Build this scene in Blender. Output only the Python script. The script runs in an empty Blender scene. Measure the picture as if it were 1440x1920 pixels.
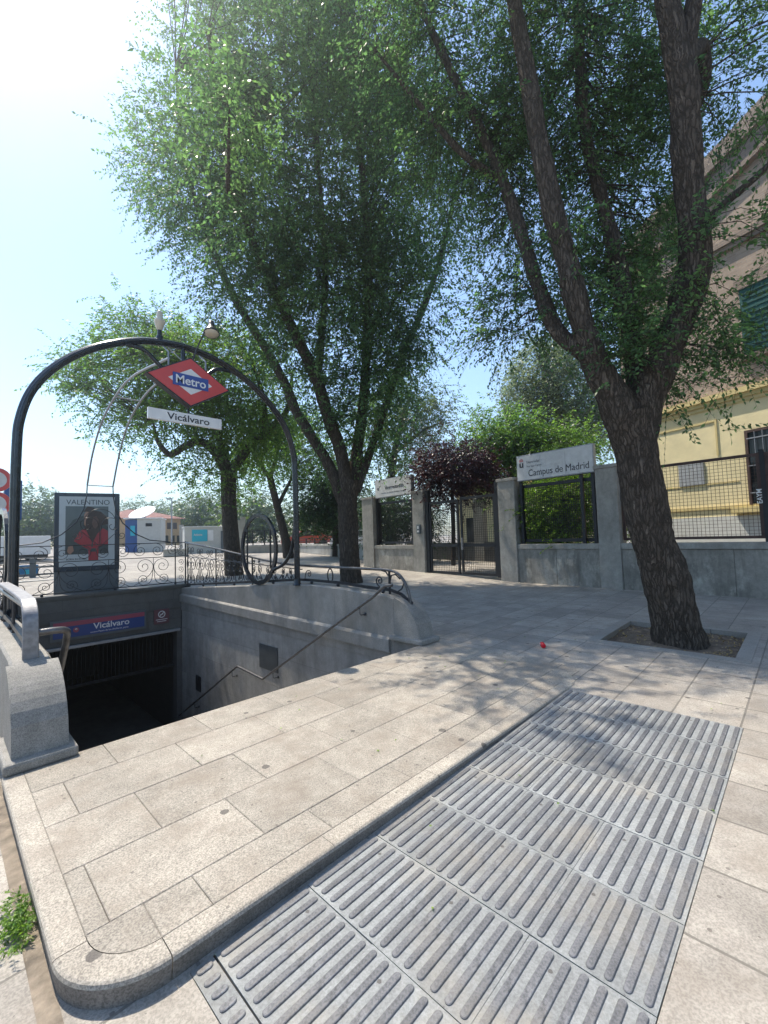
import bpy, math, random
import numpy as np
from mathutils import Vector, Matrix, noise
random.seed(7); RNG = np.random.default_rng(11)
PI = math.pi
scene = bpy.context.scene
COL = scene.collection

# ------------------------------------------------------------------ camera
FPX, CX, CY, EYE = 814.0, 720.0, 960.0, 1.6
_v1 = np.array([1516-CX, 983-CY, FPX]); _v2 = np.array([-115-CX, 1032-CY, FPX])
_X = _v1/np.linalg.norm(_v1); _Y = _v2/np.linalg.norm(_v2)
_Z = -np.cross(_X, _Y); _Z /= np.linalg.norm(_Z)
if _Z[1] > 0: _Z = -_Z
_Y = _Y-(_X@_Y)*_X; _Y /= np.linalg.norm(_Y)
RM = np.array([_X, _Y, _Z])
CAMP = np.array([0, 0, EYE])
FWD = RM@np.array([0, 0, 1.0])
cam = bpy.data.cameras.new('camera'); camo = bpy.data.objects.new('camera', cam); COL.objects.link(camo)
cx_, cy_, cz_ = RM@np.array([1, 0, 0.]), RM@np.array([0, -1, 0.]), RM@np.array([0, 0, -1.])
camo.matrix_world = Matrix(((cx_[0], cy_[0], cz_[0], 0), (cx_[1], cy_[1], cz_[1], 0), (cx_[2], cy_[2], cz_[2], EYE), (0, 0, 0, 1)))
cam.sensor_fit = 'HORIZONTAL'; cam.sensor_width = 36; cam.lens = FPX/1440*36
cam.clip_start = 0.05; cam.clip_end = 3000
scene.camera = camo
# ------------------------------------------------------------------ world, sun, exposure
SUN_AZ, SUN_EL = 98.5, 61.0      # azimuth counter-clockwise from +X
world = bpy.data.worlds.new('World'); scene.world = world; world.use_nodes = True
wn = world.node_tree; bg = wn.nodes['Background']
sky = wn.nodes.new('ShaderNodeTexSky'); sky.sky_type = 'NISHITA'; sky.sun_disc = False
sky.sun_elevation = math.radians(SUN_EL); sky.sun_rotation = math.radians(90-SUN_AZ)
sky.altitude = 600; sky.air_density = 1.25; sky.dust_density = 0.6; sky.ozone_density = 1.6
wn.links.new(sky.outputs[0], bg.inputs[0]); bg.inputs[1].default_value = 0.145
sl = bpy.data.lights.new('sun', 'SUN'); sl.energy = 4.2; sl.angle = math.radians(0.5); sl.color = (1, .91, .78)
so = bpy.data.objects.new('sun', sl); COL.objects.link(so)
sd = Vector((math.cos(math.radians(SUN_AZ))*math.cos(math.radians(SUN_EL)), math.sin(math.radians(SUN_AZ))*math.cos(math.radians(SUN_EL)), math.sin(math.radians(SUN_EL))))
so.rotation_euler = sd.to_track_quat('Z', 'Y').to_euler(); so.location = (0, 20, 40)
scene.view_settings.view_transform = 'Standard'; scene.view_settings.look = 'None'
scene.view_settings.exposure = 0.90; scene.view_settings.gamma = 1
scene.render.resolution_x = 768; scene.render.resolution_y = 1024
try:
    scene.cycles.max_bounces = 6; scene.cycles.transparent_max_bounces = 8
except Exception: pass

# ------------------------------------------------------------------ geometry of the place
def ray(px, py): return RM@np.array([px-CX, py-CY, FPX])
def P(px, py, depth):
    """point on the sight line at a chosen real distance"""
    return CAMP+ray(px, py)*(depth/FPX)
def onp(px, py, p, n):
    d = ray(px, py); p = np.array(p, float); n = np.array(n, float)
    return CAMP+d*(((p-CAMP)@n)/(d@n))
def hz(x, y, py):
    """height over map point (x, y) seen at pixel row py"""
    lo, hi = -20., 60.
    for _ in range(40):
        m = (lo+hi)/2; c = RM.T@(np.array([x, y, m])-CAMP); v = CY+FPX*c[1]/c[2]
        if v > py: lo = m
        else: hi = m
    return m
def sst(t): t = min(1, max(0, t)); return t*t*(3-2*t)
def gz(x, y):
    z = 0.02*(min(max(x, -8), 12.3)-5.1)
    u = max(0.0, y-5.5)
    u = min(u, 40.0)
    return z+0.03*u*sst(u/3.0)
def ground_at(px, py):
    d = ray(px, py); t = 0
    z = 0
    for _ in range(60):
        t = (z-EYE)/d[2]; p = CAMP+d*t
        z = .5*z+.5*gz(p[0], p[1])
    return np.array([p[0], p[1], gz(p[0], p[1])])
# ------------------------------------------------------------------ materials
MATS = {}
def newmat(name):
    m = bpy.data.materials.new(name); m.use_nodes = True
    nt = m.node_tree; b = nt.nodes['Principled BSDF']; MATS[name] = m
    return m, nt, b
def N(nt, typ, **k):
    n = nt.nodes.new(typ)
    for a, v in k.items():
        if a.startswith('_'): setattr(n, a[1:], v)
        else:
            key = int(a[1:]) if a[0] == 'i' and a[1:].isdigit() else a
            s = n.inputs[key]
            if hasattr(v, 'is_output') or isinstance(v, bpy.types.NodeSocket): nt.links.new(v, s)
            else: s.default_value = v
    return n
def c4(c): return (c[0], c[1], c[2], 1)
def mixc(nt, f, a, b, mode='MIX'):
    n = nt.nodes.new('ShaderNodeMix'); n.data_type = 'RGBA'; n.blend_type = mode
    for s, v in ((n.inputs[0], f), (n.inputs[6], a), (n.inputs[7], b)):
        if isinstance(v, bpy.types.NodeSocket): nt.links.new(v, s)
        else: s.default_value = c4(v) if isinstance(v, (tuple, list)) else v
    return n.outputs[2]
def mth(nt, op, a, b=0.0, c=0.0):
    n = nt.nodes.new('ShaderNodeMath'); n.operation = op
    for i, v in enumerate((a, b, c)):
        if isinstance(v, bpy.types.NodeSocket): nt.links.new(v, n.inputs[i])
        else: n.inputs[i].default_value = v
    return n.outputs[0]
def ramp(nt, f, stops):
    n = nt.nodes.new('ShaderNodeValToRGB'); nt.links.new(f, n.inputs[0]); e = n.color_ramp.elements
    while len(e) < len(stops): e.new(0.5)
    for i, (p, c) in enumerate(stops):
        e[i].position = p; e[i].color = c4(c) if isinstance(c, (tuple, list)) else (c, c, c, 1)
    return n.outputs[0]
def coord(nt, scale=(1, 1, 1), rot=(0, 0, 0), loc=(0, 0, 0)):
    t = N(nt, 'ShaderNodeTexCoord')
    mp = N(nt, 'ShaderNodeMapping', Vector=t.outputs['Object'], Scale=scale, Rotation=rot, Location=loc)
    return mp.outputs[0]
def noiz(nt, vec, scale, detail=4, rough=.55): return N(nt, 'ShaderNodeTexNoise', Vector=vec, Scale=scale, Detail=detail, Roughness=rough).outputs[0]
def bump(nt, b, h, strength=.3, dist=.01):
    bn = N(nt, 'ShaderNodeBump', Strength=strength, Distance=dist, Height=h); nt.links.new(bn.outputs[0], b.inputs['Normal'])
def plain(name, c, rough=.6, metal=0., var=.12, vs=6., bs=0.1, bsc=40., spec=.5, dirt=0.0, dirtc=(.12, .10, .08)):
    m, nt, b = newmat(name); v = coord(nt)
    n1 = noiz(nt, v, vs, 5)
    dk = tuple(x*(1-var*1.6) for x in c); lt = tuple(min(1, x*(1+var)) for x in c)
    col = ramp(nt, n1, [(.3, dk), (.7, lt)])
    if dirt > 0:
        v2 = coord(nt, (1, 1, .35)); f = ramp(nt, noiz(nt, v2, 2.3, 8, .7), [(.48, 0.), (.72, 1.)])
        col = mixc(nt, mth(nt, 'MULTIPLY', f, dirt), col, dirtc)
    nt.links.new(col, b.inputs['Base Color'])
    b.inputs['Roughness'].default_value = rough; b.inputs['Metallic'].default_value = metal
    b.inputs['Specular IOR Level'].default_value = spec
    if bs > 0: bump(nt, b, noiz(nt, v, bsc, 4), bs, .01)
    return m
def granite(name, c, speck=.35, vs=.9, joint=None, rough=.75, sc=140., blotch=.18, gum=0., island=0., axes='xy', stain=0., pale=0., dust=0., grime=0.):
    """speckled stone; joint = (w, h, mortar, offset, ox, oy)"""
    m, nt, b = newmat(name); v = coord(nt)
    s1 = noiz(nt, v, sc, 3, .7); s2 = noiz(nt, v, sc*.45, 2, .6); s3 = noiz(nt, v, vs, 6, .65); s4 = noiz(nt, v, vs*7, 4, .6)
    dk = tuple(x*(1-speck) for x in c); lt = tuple(min(.95, x*(1+speck*.6)) for x in c)
    col = ramp(nt, s1, [(.40, dk), (.58, lt)])
    col = mixc(nt, .25, col, ramp(nt, s2, [(.35, dk), (.65, lt)]))
    bl = ramp(nt, s3, [(.3, 1-blotch), (.7, 1+0.0)])
    col = mixc(nt, 1.0, col, bl, 'MULTIPLY')
    col = mixc(nt, 1.0, col, ramp(nt, s4, [(.3, 1-blotch*.6), (.65, 1.)]), 'MULTIPLY')
    if stain > 0:
        f = ramp(nt, noiz(nt, coord(nt, (1.5, 1.5, .3)), 2.5, 8, .7), [(.45, 0.), (.7, 1.)])
        col = mixc(nt, mth(nt, 'MULTIPLY', f, stain), col, (.09, .085, .07))
    if grime > 0:
        f = ramp(nt, noiz(nt, coord(nt, loc=(4, 1, 0)), 2.6, 8, .7), [(.47, 0.), (.66, 1.)])
        col = mixc(nt, mth(nt, 'MULTIPLY', f, grime), col, (.24, .20, .16))
        vo2 = N(nt, 'ShaderNodeTexVoronoi', _feature='F1', _voronoi_dimensions='2D', Vector=coord(nt, loc=(.3, .7, 0)), Scale=9.)
        sc2 = N(nt, 'ShaderNodeSeparateColor', Color=vo2.outputs[1])
        sp2 = mth(nt, 'LESS_THAN', vo2.outputs[0], mth(nt, 'MULTIPLY', mth(nt, 'MAXIMUM', mth(nt, 'SUBTRACT', sc2.outputs[0], .6), 0.), .22))
        col = mixc(nt, mth(nt, 'MULTIPLY', sp2, .65), col, (.10, .085, .075))
    if dust > 0:
        oi = N(nt, 'ShaderNodeObjectInfo'); vw = N(nt, 'ShaderNodeNewGeometry').outputs['Position']
        f = ramp(nt, noiz(nt, vw, 1.7, 7, .65), [(.5, 0.), (.68, 1.)])
        col = mixc(nt, mth(nt, 'MULTIPLY', f, dust), col, (.33, .29, .23))
        col = mixc(nt, 1.0, col, ramp(nt, oi.outputs['Random'], [(0., .82), (1., 1.06)]), 'MULTIPLY')
    if pale > 0:
        f = ramp(nt, noiz(nt, coord(nt, (1.2, 1.2, .8), loc=(5, 2, 9)), 2.1, 9, .75), [(.52, 0.), (.66, 1.)])
        col = mixc(nt, mth(nt, 'MULTIPLY', f, pale), col, (.55, .53, .46))
    if island > 0:
        g = N(nt, 'ShaderNodeNewGeometry'); r = g.outputs['Random Per Island']
        col = mixc(nt, 1.0, col, ramp(nt, r, [(0., (1-island,)*3), (1., (1., 1., 1.))]), 'MULTIPLY')
    h = mth(nt, 'MULTIPLY', s1, .25)
    if joint:
        w, hh, mo, off, ox, oy = joint
        rot = (0, 0, 0)
        tc = N(nt, 'ShaderNodeTexCoord'); sp = N(nt, 'ShaderNodeSeparateXYZ', Vector=tc.outputs['Object'])
        i, j = 'xyz'.index(axes[0]), 'xyz'.index(axes[1])
        wob = mth(nt, 'MULTIPLY', mth(nt, 'SUBTRACT', noiz(nt, v, 9, 3), .5), .006)
        cb = N(nt, 'ShaderNodeCombineXYZ', X=mth(nt, 'ADD', mth(nt, 'ADD', sp.outputs[i], -ox+w*200), wob), Y=mth(nt, 'ADD', mth(nt, 'ADD', sp.outputs[j], -oy+hh*200), wob), Z=0.)
        br = N(nt, 'ShaderNodeTexBrick', _offset=off, _squash=1.0, Vector=cb.outputs[0], Color1=(1, 1, 1, 1), Color2=(.80, .80, .81, 1), Mortar=(1, 1, 1, 1), Scale=1., i6=.0)
        br.inputs['Mortar Size'].default_value = mo; br.inputs['Mortar Smooth'].default_value = .3; br.inputs['Brick Width'].default_value = w; br.inputs['Row Height'].default_value = hh
        col = mixc(nt, 1.0, col, br.outputs[0], 'MULTIPLY')
        col = mixc(nt, mth(nt, 'MULTIPLY', br.outputs[1], .8), col, tuple(x*.28 for x in c))
        h = mth(nt, 'SUBTRACT', h, mth(nt, 'MULTIPLY', br.outputs[1], 1.2))
    if gum > 0:
        vo = N(nt, 'ShaderNodeTexVoronoi', _feature='F1', _voronoi_dimensions='2D', Vector=coord(nt), Scale=gum)
        wv = mth(nt, 'ADD', vo.outputs[0], mth(nt, 'MULTIPLY', mth(nt, 'SUBTRACT', noiz(nt, v, 45, 2), .5), .035))
        sc_ = N(nt, 'ShaderNodeSeparateColor', Color=vo.outputs[1])
        thr = mth(nt, 'MULTIPLY', mth(nt, 'MAXIMUM', mth(nt, 'SUBTRACT', sc_.outputs[0], .55), 0.), .17)
        sp_ = mth(nt, 'LESS_THAN', wv, thr)
        col = mixc(nt, mth(nt, 'MULTIPLY', sp_, .8), col, (.07, .062, .058))
    nt.links.new(col, b.inputs['Base Color']); b.inputs['Roughness'].default_value = rough
    b.inputs['Specular IOR Level'].default_value = .35
    bump(nt, b, h, .55, .004)
    return m
def leafmat(name, a, c, trans=.45, tcol=None):
    m, nt, b = newmat(name)
    g = N(nt, 'ShaderNodeNewGeometry'); r = g.outputs['Random Per Island']
    col = ramp(nt, r, [(0., a), (.6, c), (1., tuple(min(1, x*1.35) for x in c))])
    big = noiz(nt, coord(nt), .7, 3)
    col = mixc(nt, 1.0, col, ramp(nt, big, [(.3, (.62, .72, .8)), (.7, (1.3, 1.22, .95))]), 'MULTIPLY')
    nt.links.new(col, b.inputs['Base Color']); b.inputs['Roughness'].default_value = .42; b.inputs['Specular IOR Level'].default_value = .45
    tr = N(nt, 'ShaderNodeBsdfTranslucent', Color=mixc(nt, 1.0, col, tcol or (1.9, 2.1, .9), 'MULTIPLY'))
    mx = N(nt, 'ShaderNodeMixShader', i0=trans, i1=b.outputs[0], i2=tr.outputs[0])
    nt.links.new(mx.outputs[0], nt.nodes['Material Output'].inputs[0])
    return m
def barkmat(name, a, c, zs=.18, sc=16., bs=1.0, ao=0.):
    m, nt, b = newmat(name)
    w = noiz(nt, coord(nt, (1, 1, .6)), 6, 5, .65); w2 = noiz(nt, coord(nt, (1, 1, .6), loc=(3, 7, 1)), 6, 5, .65)
    v = coord(nt, (1, 1, zs))
    vv = N(nt, 'ShaderNodeVectorMath', _operation='ADD', i0=v, i1=N(nt, 'ShaderNodeCombineXYZ', X=mth(nt, 'MULTIPLY', w, .16), Y=mth(nt, 'MULTIPLY', w2, .16), Z=mth(nt, 'MULTIPLY', w2, .03)).outputs[0]).outputs[0]
    rid = N(nt, 'ShaderNodeTexNoise', _noise_type='RIDGED_MULTIFRACTAL', Vector=vv, Scale=sc, Detail=5, Roughness=.6).outputs[0]
    vo = N(nt, 'ShaderNodeTexVoronoi', _feature='DISTANCE_TO_EDGE', Vector=vv, Scale=sc*1.5).outputs[0]
    n2 = noiz(nt, v, sc*4, 6, .7)
    h = mth(nt, 'ADD', mth(nt, 'ADD', mth(nt, 'MULTIPLY', rid, .35), mth(nt, 'MULTIPLY', ramp(nt, vo, [(0., 0.), (.18, 1.)]), .35)), mth(nt, 'MULTIPLY', n2, .45))
    col = ramp(nt, h, [(.25, tuple(x*.45 for x in a)), (.6, a), (.95, c)])
    col = mixc(nt, ramp(nt, noiz(nt, coord(nt), 2.2, 5), [(.45, 0.), (.75, .55)]), col, tuple(x*.6 for x in a))
    nt.links.new(col, b.inputs['Base Color']); b.inputs['Roughness'].default_value = .95; b.inputs['Specular IOR Level'].default_value = .15
    bump(nt, b, h, bs, .05)
    return m
def emitless(name, c, rough=.5, **k): return plain(name, c, rough, var=.04, bs=0, **k)

# ------------------------------------------------------------------ mesh helpers
class MB:
    def __init__(s): s.v = []; s.f = []; s.m = []; s.sm = []
    def add(s, vs, fs, mi=0, smooth=False):
        o = len(s.v); s.v += [tuple(map(float, p)) for p in vs]
        for f in fs: s.f.append(tuple(i+o for i in f)); s.m.append(mi); s.sm.append(smooth)
    def box(s, x0, x1, y0, y1, z0, z1, mi=0, M=None):
        vs = [(x, y, z) for z in (z0, z1) for y in (y0, y1) for x in (x0, x1)]
        if M: vs = [tuple(M@Vector(p)) for p in vs]
        s.add(vs, [(0, 2, 3, 1), (4, 5, 7, 6), (0, 1, 5, 4), (2, 6, 7, 3), (0, 4, 6, 2), (1, 3, 7, 5)], mi)
    def prism(s, poly, axis, a, b, mi=0, smooth=False, fmap=None):
        """poly of (u, w) extruded along axis from a to b"""
        n = len(poly)
        def mk(t, u, w):
            if fmap: return fmap(t, u, w)
            return {'x': (t, u, w), 'y': (u, t, w), 'z': (u, w, t)}[axis]
        vs = [mk(a, *p) for p in poly]+[mk(b, *p) for p in poly]
        s.add(vs, [tuple(range(n))[::-1], tuple(range(n, 2*n))], mi)
        s.add(vs, [(i, (i+1) % n, n+(i+1) % n, n+i) for i in range(n)], mi, smooth)
    def tube(s, pts, r, n=8, mi=0, flat=None, up=(0, 0, 1), cap=True, smooth=True):
        P_ = [Vector(map(float, p)) for p in pts]; k = len(P_)
        if k < 2: return
        rs = r if isinstance(r, (list, tuple, np.ndarray)) else [r]*k
        T = [(P_[min(i+1, k-1)]-P_[max(i-1, 0)]).normalized() for i in range(k)]
        vs = []; U = None
        for i in range(k):
            t = T[i]
            if flat:
                u = t.cross(Vector(up))
                if u.length < 1e-4: u = U or Vector((1, 0, 0))
                u.normalize(); U = u
            else:
                if U is None:
                    U = t.orthogonal().normalized()
                u = (U-t*U.dot(t))
                if u.length < 1e-5: u = t.orthogonal()
                u.normalize(); U = u
            w = t.cross(u).normalized()
            if flat:
                a, b_ = flat[0]/2, flat[1]/2
                for (p, q) in ((-a, -b_), (a, -b_), (a, b_), (-a, b_)): vs.append(P_[i]+u*p+w*q)
            else:
                for j in range(n):
                    an = 2*PI*j/n; vs.append(P_[i]+u*(math.cos(an)*rs[i])+w*(math.sin(an)*rs[i]))
        if flat: n = 4; smooth = False
        fs = [(i*n+j, i*n+(j+1) % n, (i+1)*n+(j+1) % n, (i+1)*n+j) for i in range(k-1) for j in range(n)]
        s.add(vs, fs, mi, smooth)
        if cap: s.add([vs[j] for j in range(n)]+[vs[(k-1)*n+j] for j in range(n)], [tuple(range(n))[::-1], tuple(range(n, 2*n))], mi)
    def lathe(s, prof, c=(0, 0, 0), n=20, mi=0, M=None, smooth=True):
        """prof list of (r, z)"""
        vs = []
        for (r, z) in prof:
            for j in range(n):
                a = 2*PI*j/n; p = Vector((r*math.cos(a), r*math.sin(a), z))
                if M: p = M@p
                vs.append(p+Vector(c))
        k = len(prof)
        s.add(vs, [(i*n+j, i*n+(j+1) % n, (i+1)*n+(j+1) % n, (i+1)*n+j) for i in range(k-1) for j in range(n)], mi, smooth)
        s.add(vs[:n], [tuple(range(n))[::-1]], mi); s.add(vs[-n:], [tuple(range(n))], mi)
    def build(s, name, mats, parent=None, bevel=0, seg=2):
        me = bpy.data.meshes.new(name); me.from_pydata(s.v, [], s.f)
        if not isinstance(mats, (list, tuple)): mats = [mats]
        for m in mats: me.materials.append(m)
        me.polygons.foreach_set('material_index', s.m); me.polygons.foreach_set('use_smooth', s.sm)
        me.update()
        o = bpy.data.objects.new(name, me); COL.objects.link(o)
        if parent: o.parent = parent
        if bevel:
            bv = o.modifiers.new('b', 'BEVEL'); bv.width = bevel; bv.segments = seg; bv.limit_method = 'ANGLE'; bv.angle_limit = math.radians(40)
        return o
def tag(o, label=None, cat=None, group=None, kind=None):
    if label: o['label'] = label
    if cat: o['category'] = cat
    if group: o['group'] = group
    if kind: o['kind'] = kind
    return o
def thing(name, label, cat, loc=(0, 0, 0), rz=0, group=None):
    o = bpy.data.objects.new(name, None); COL.objects.link(o); o.location = tuple(map(float, loc)); o.rotation_euler = (0, 0, rz)
    o.empty_display_size = .2
    return tag(o, label, cat, group)
def wp(o, parent):
    """parent o (built in world coordinates) under an Empty that stands elsewhere"""
    o.parent = parent
    M = Matrix.Translation(parent.location)@parent.rotation_euler.to_matrix().to_4x4()
    o.matrix_parent_inverse = M.inverted()
    return o
def copy_tree(o, parent=None):
    c = o.copy(); COL.objects.link(c)
    if parent: c.parent = parent
    for ch in [x for x in bpy.data.objects if x.parent == o]: copy_tree(ch, c)
    return c
def text(s, size, mat, name='lettering', bold=0.0, ext=.002, width=None, align='LEFT', shear=0, spacing=1.0):
    cu = bpy.data.curves.new(name, 'FONT'); cu.body = s; cu.size = size; cu.extrude = ext; cu.offset = bold; cu.align_x = align; cu.shear = shear; cu.space_character = spacing
    to = bpy.data.objects.new(name, cu); COL.objects.link(to)
    dg = bpy.context.evaluated_depsgraph_get(); dg.update()
    me = bpy.data.meshes.new_from_object(to.evaluated_get(dg)); bpy.data.objects.remove(to)
    if width and me.vertices:
        xs = [v.co.x for v in me.vertices]; k = width/(max(xs)-min(xs)); x0 = min(xs) if align == 'LEFT' else (max(xs)+min(xs))/2
        for v in me.vertices: v.co.x = (v.co.x-x0)*k
    me.materials.clear(); me.materials.append(mat)
    o = bpy.data.objects.new(name, me); COL.objects.link(o)
    return o
def frame(o, xa, za, org):
    """orient a flat object: local x along xa, local y along za"""
    X = Vector(xa).normalized(); Z = Vector(za).normalized(); Nn = X.cross(Z)
    o.matrix_world = Matrix(((X.x, Z.x, Nn.x, org[0]), (X.y, Z.y, Nn.y, org[1]), (X.z, Z.z, Nn.z, org[2]), (0, 0, 0, 1)))
    return o
def frmM(xa, za, org):
    X = Vector(xa).normalized(); Z = Vector(za).normalized(); Nn = X.cross(Z)
    return Matrix(((X.x, Z.x, Nn.x, org[0]), (X.y, Z.y, Nn.y, org[1]), (X.z, Z.z, Nn.z, org[2]), (0, 0, 0, 1)))
def cr(pts, n=6):
    """Catmull-Rom through pts"""
    p = [np.array(q, float) for q in pts]; p = [2*p[0]-p[1]]+p+[2*p[-1]-p[-2]]; out = []
    for i in range(1, len(p)-2):
        for k in range(n):
            t = k/n; out.append(.5*((2*p[i])+(-p[i-1]+p[i+1])*t+(2*p[i-1]-5*p[i]+4*p[i+1]-p[i+2])*t*t+(-p[i-1]+3*p[i]-3*p[i+1]+p[i+2])*t**3))
    out.append(p[-2]); return out
def interp(vals, n=6):
    out = []
    for i in range(len(vals)-1):
        for k in range(n): out.append(vals[i]+(vals[i+1]-vals[i])*k/n)
    out.append(vals[-1]); return out

exec_order = None
# ------------------------------------------------------------------ material set
M_tile = granite('pavement_tiles', (.45, .41, .355), speck=.28, joint=(.47, .47, .008, 0., 4.52, .49), gum=3.2, blotch=.34, sc=95, grime=.5)
M_slab = granite('granite_slabs', (.46, .415, .35), speck=.46, island=.16, blotch=.36, gum=2.4, sc=125, grime=.7)
M_kerbs = granite('granite_kerb', (.46, .415, .35), speck=.46, island=.10, blotch=.25, gum=2.0, sc=125, grime=.45)
M_gran = granite('grey_granite', (.34, .325, .295), speck=.4, blotch=.34, sc=130, stain=.35)
M_granp = granite('parapet_granite', (.36, .34, .305), speck=.4, blotch=.34, sc=130, stain=.4, joint=(1.45, 3.0, .003, 0., .35, -1.5), axes='yz')
M_granw = granite('granite_cladding', (.42, .405, .37), speck=.3, blotch=.35, sc=130, joint=(1.1, .62, .004, .5, .2, -.21), axes='yz', stain=.35)
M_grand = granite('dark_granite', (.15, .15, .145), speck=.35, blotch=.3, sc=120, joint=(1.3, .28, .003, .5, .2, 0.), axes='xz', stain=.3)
M_conc = granite('concrete_panels', (.38, .355, .31), speck=.1, blotch=.45, sc=60, stain=.8, vs=1.6, pale=.5)
M_concP = granite('concrete_pillar', (.38, .36, .32), speck=.1, blotch=.35, sc=60, stain=.4, vs=1.3, pale=.25)
M_gap = plain('joint_dirt', (.07, .06, .05), .95)
M_soil = plain('soil', (.16, .12, .085), .95, var=.35, vs=9, bs=.8, bsc=60)
M_gutter = plain('gutter_dirt', (.22, .18, .135), .95, var=.3, vs=12, bs=.6, bsc=50)
M_iron = plain('black_iron', (.028, .030, .036), .38, .3, var=.3, vs=14, bs=.12, bsc=90)
M_arch = plain('dark_green_paint', (.012, .018, .026), .22, .1, var=.3, vs=7, bs=.05, bsc=60)
M_steel = plain('brushed_steel', (.24, .24, .25), .55, .6, var=.2, vs=20, bs=.1, bsc=120)
M_rail = plain('worn_steel_rail', (.13, .125, .125), .36, .6, var=.3, vs=18, bs=.15, bsc=120)
M_greybar = plain('grey_painted_bar', (.30, .31, .33), .4, .3)
M_dark = plain('dark_void', (.012, .012, .014), .9)
M_red = emitless('sign_red', (.55, .055, .05), .35)
M_white = plain('sign_white', (.72, .72, .71), .4, var=.05, bs=0)
M_whited = plain('weathered_white', (.60, .60, .59), .55, var=.08, bs=0, dirt=.25, dirtc=(.3, .3, .28))
M_blue = emitless('sign_blue', (.022, .06, .27), .35)
M_blue2 = emitless('panel_blue', (.015, .075, .26), .45)
M_mar = emitless('sign_maroon', (.30, .05, .09), .4)
M_txt = emitless('letter_black', (.015, .015, .018), .5)
M_grate = granite('grate_slab', (.335, .35, .35), speck=.2, blotch=.36, sc=90, vs=4., gum=6., rough=.6, island=0, pale=.0, dust=.5)
M_rib = granite('grate_rib', (.19, .193, .205), speck=.34, blotch=.35, sc=110, vs=6, rough=.5, dust=.3)
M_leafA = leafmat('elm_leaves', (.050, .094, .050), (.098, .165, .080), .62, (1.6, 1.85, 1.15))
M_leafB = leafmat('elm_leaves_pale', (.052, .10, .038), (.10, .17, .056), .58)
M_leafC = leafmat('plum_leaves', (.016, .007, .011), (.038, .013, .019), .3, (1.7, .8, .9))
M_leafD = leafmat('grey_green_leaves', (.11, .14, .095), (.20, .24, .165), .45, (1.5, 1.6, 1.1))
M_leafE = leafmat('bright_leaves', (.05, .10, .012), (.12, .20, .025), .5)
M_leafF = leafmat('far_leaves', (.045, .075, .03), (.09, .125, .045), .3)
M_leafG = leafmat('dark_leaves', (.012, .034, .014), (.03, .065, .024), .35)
M_bark = barkmat('rough_bark', (.10, .082, .066), (.33, .275, .225), zs=.15, sc=15)
M_bark2 = barkmat('bark_far', (.085, .07, .06), (.14, .12, .10), zs=.12, sc=12, bs=.8)
M_dry = leafmat('dry_leaves', (.22, .15, .06), (.38, .28, .12), .2, (1, 1, 1))
M_yel = plain('yellow_render', (.74, .63, .37), .8, var=.06, vs=3, bs=.25, bsc=25, dirt=.10, dirtc=(.3, .25, .15))
M_yeld = plain('yellow_trim', (.60, .48, .22), .75, var=.05)
M_plinth = plain('pale_plinth', (.55, .55, .52), .8, var=.06)
M_rust = plain('rust_paint', (.065, .035, .028), .7, var=.3)
def brickmat(name, c1, c2, mo, w=.24, h=.062, axes=None):
    m, nt, b = newmat(name); tc = N(nt, 'ShaderNodeTexCoord')
    br = N(nt, 'ShaderNodeTexBrick', _offset=.5, Vector=tc.outputs['Object'], Color1=c4(c1), Color2=c4(c2), Mortar=c4(mo), Scale=1.)
    br.inputs['Mortar Size'].default_value = .007; br.inputs['Brick Width'].default_value = w; br.inputs['Row Height'].default_value = h
    col = mixc(nt, 1.0, br.outputs[0], ramp(nt, noiz(nt, tc.outputs['Object'], 1.2, 6), [(.3, .72), (.7, 1.05)]), 'MULTIPLY')
    nt.links.new(col, b.inputs['Base Color']); b.inputs['Roughness'].default_value = .9
    bump(nt, b, mth(nt, 'SUBTRACT', mth(nt, 'MULTIPLY', noiz(nt, tc.outputs['Object'], 30, 3), .8), br.outputs[1]), .8, .012)
    return m
M_brick = brickmat('pale_brick', (.44, .335, .255), (.33, .25, .19), (.38, .34, .29))
M_brickd = brickmat('dark_brick', (.32, .245, .19), (.24, .185, .145), (.2, .18, .16))
M_green_w = plain('green_shutter', (.02, .085, .075), .4, var=.15)
M_glassd = plain('dark_glass', (.015, .018, .02), .08, var=.1, bs=0)
M_rooft = brickmat('red_roof_tiles', (.34, .16, .125), (.28, .13, .10), (.16, .07, .05), .25, .18)
M_ochre = plain('ochre_wall', (.55, .36, .18), .85)
M_cab = plain('grey_cabin', (.50, .495, .46), .6, var=.05)
M_cyan = emitless('poster_cyan', (.02, .42, .55), .5)
M_box = plain('dark_blue_frame', (.012, .028, .05), .25, var=.1, bs=0)
M_boxg = plain('cabinet_grey', (.085, .105, .12), .4, var=.08, bs=0)
M_pos = plain('poster_paper', (.42, .47, .49), .25, var=.04, bs=0)
M_posdk = emitless('poster_dark', (.035, .05, .055), .25)
M_posmid = emitless('poster_mid', (.09, .12, .13), .25)
M_posred = emitless('poster_red', (.30, .025, .04), .25)
M_posskin = emitless('poster_skin', (.30, .17, .12), .25)
M_posbrn = emitless('poster_brown', (.035, .02, .02), .25)
M_can = emitless('can_red', (.55, .01, .02), .25)
M_alu = plain('aluminium', (.6, .6, .6), .3, .9, bs=0)
M_carb = plain('car_paint_blue', (.05, .2, .42), .2, .3, bs=0)
M_rub = plain('rubber', (.02, .02, .02), .8)
M_weed = leafmat('weed_leaves', (.07, .13, .03), (.16, .25, .06), .4)
M_lamp = plain('lamp_opal', (.55, .50, .40), .2, var=.05, bs=0)
M_concg = plain('bare_concrete', (.40, .39, .36), .85, var=.12, vs=3, bs=.3, dirt=.2)
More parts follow.
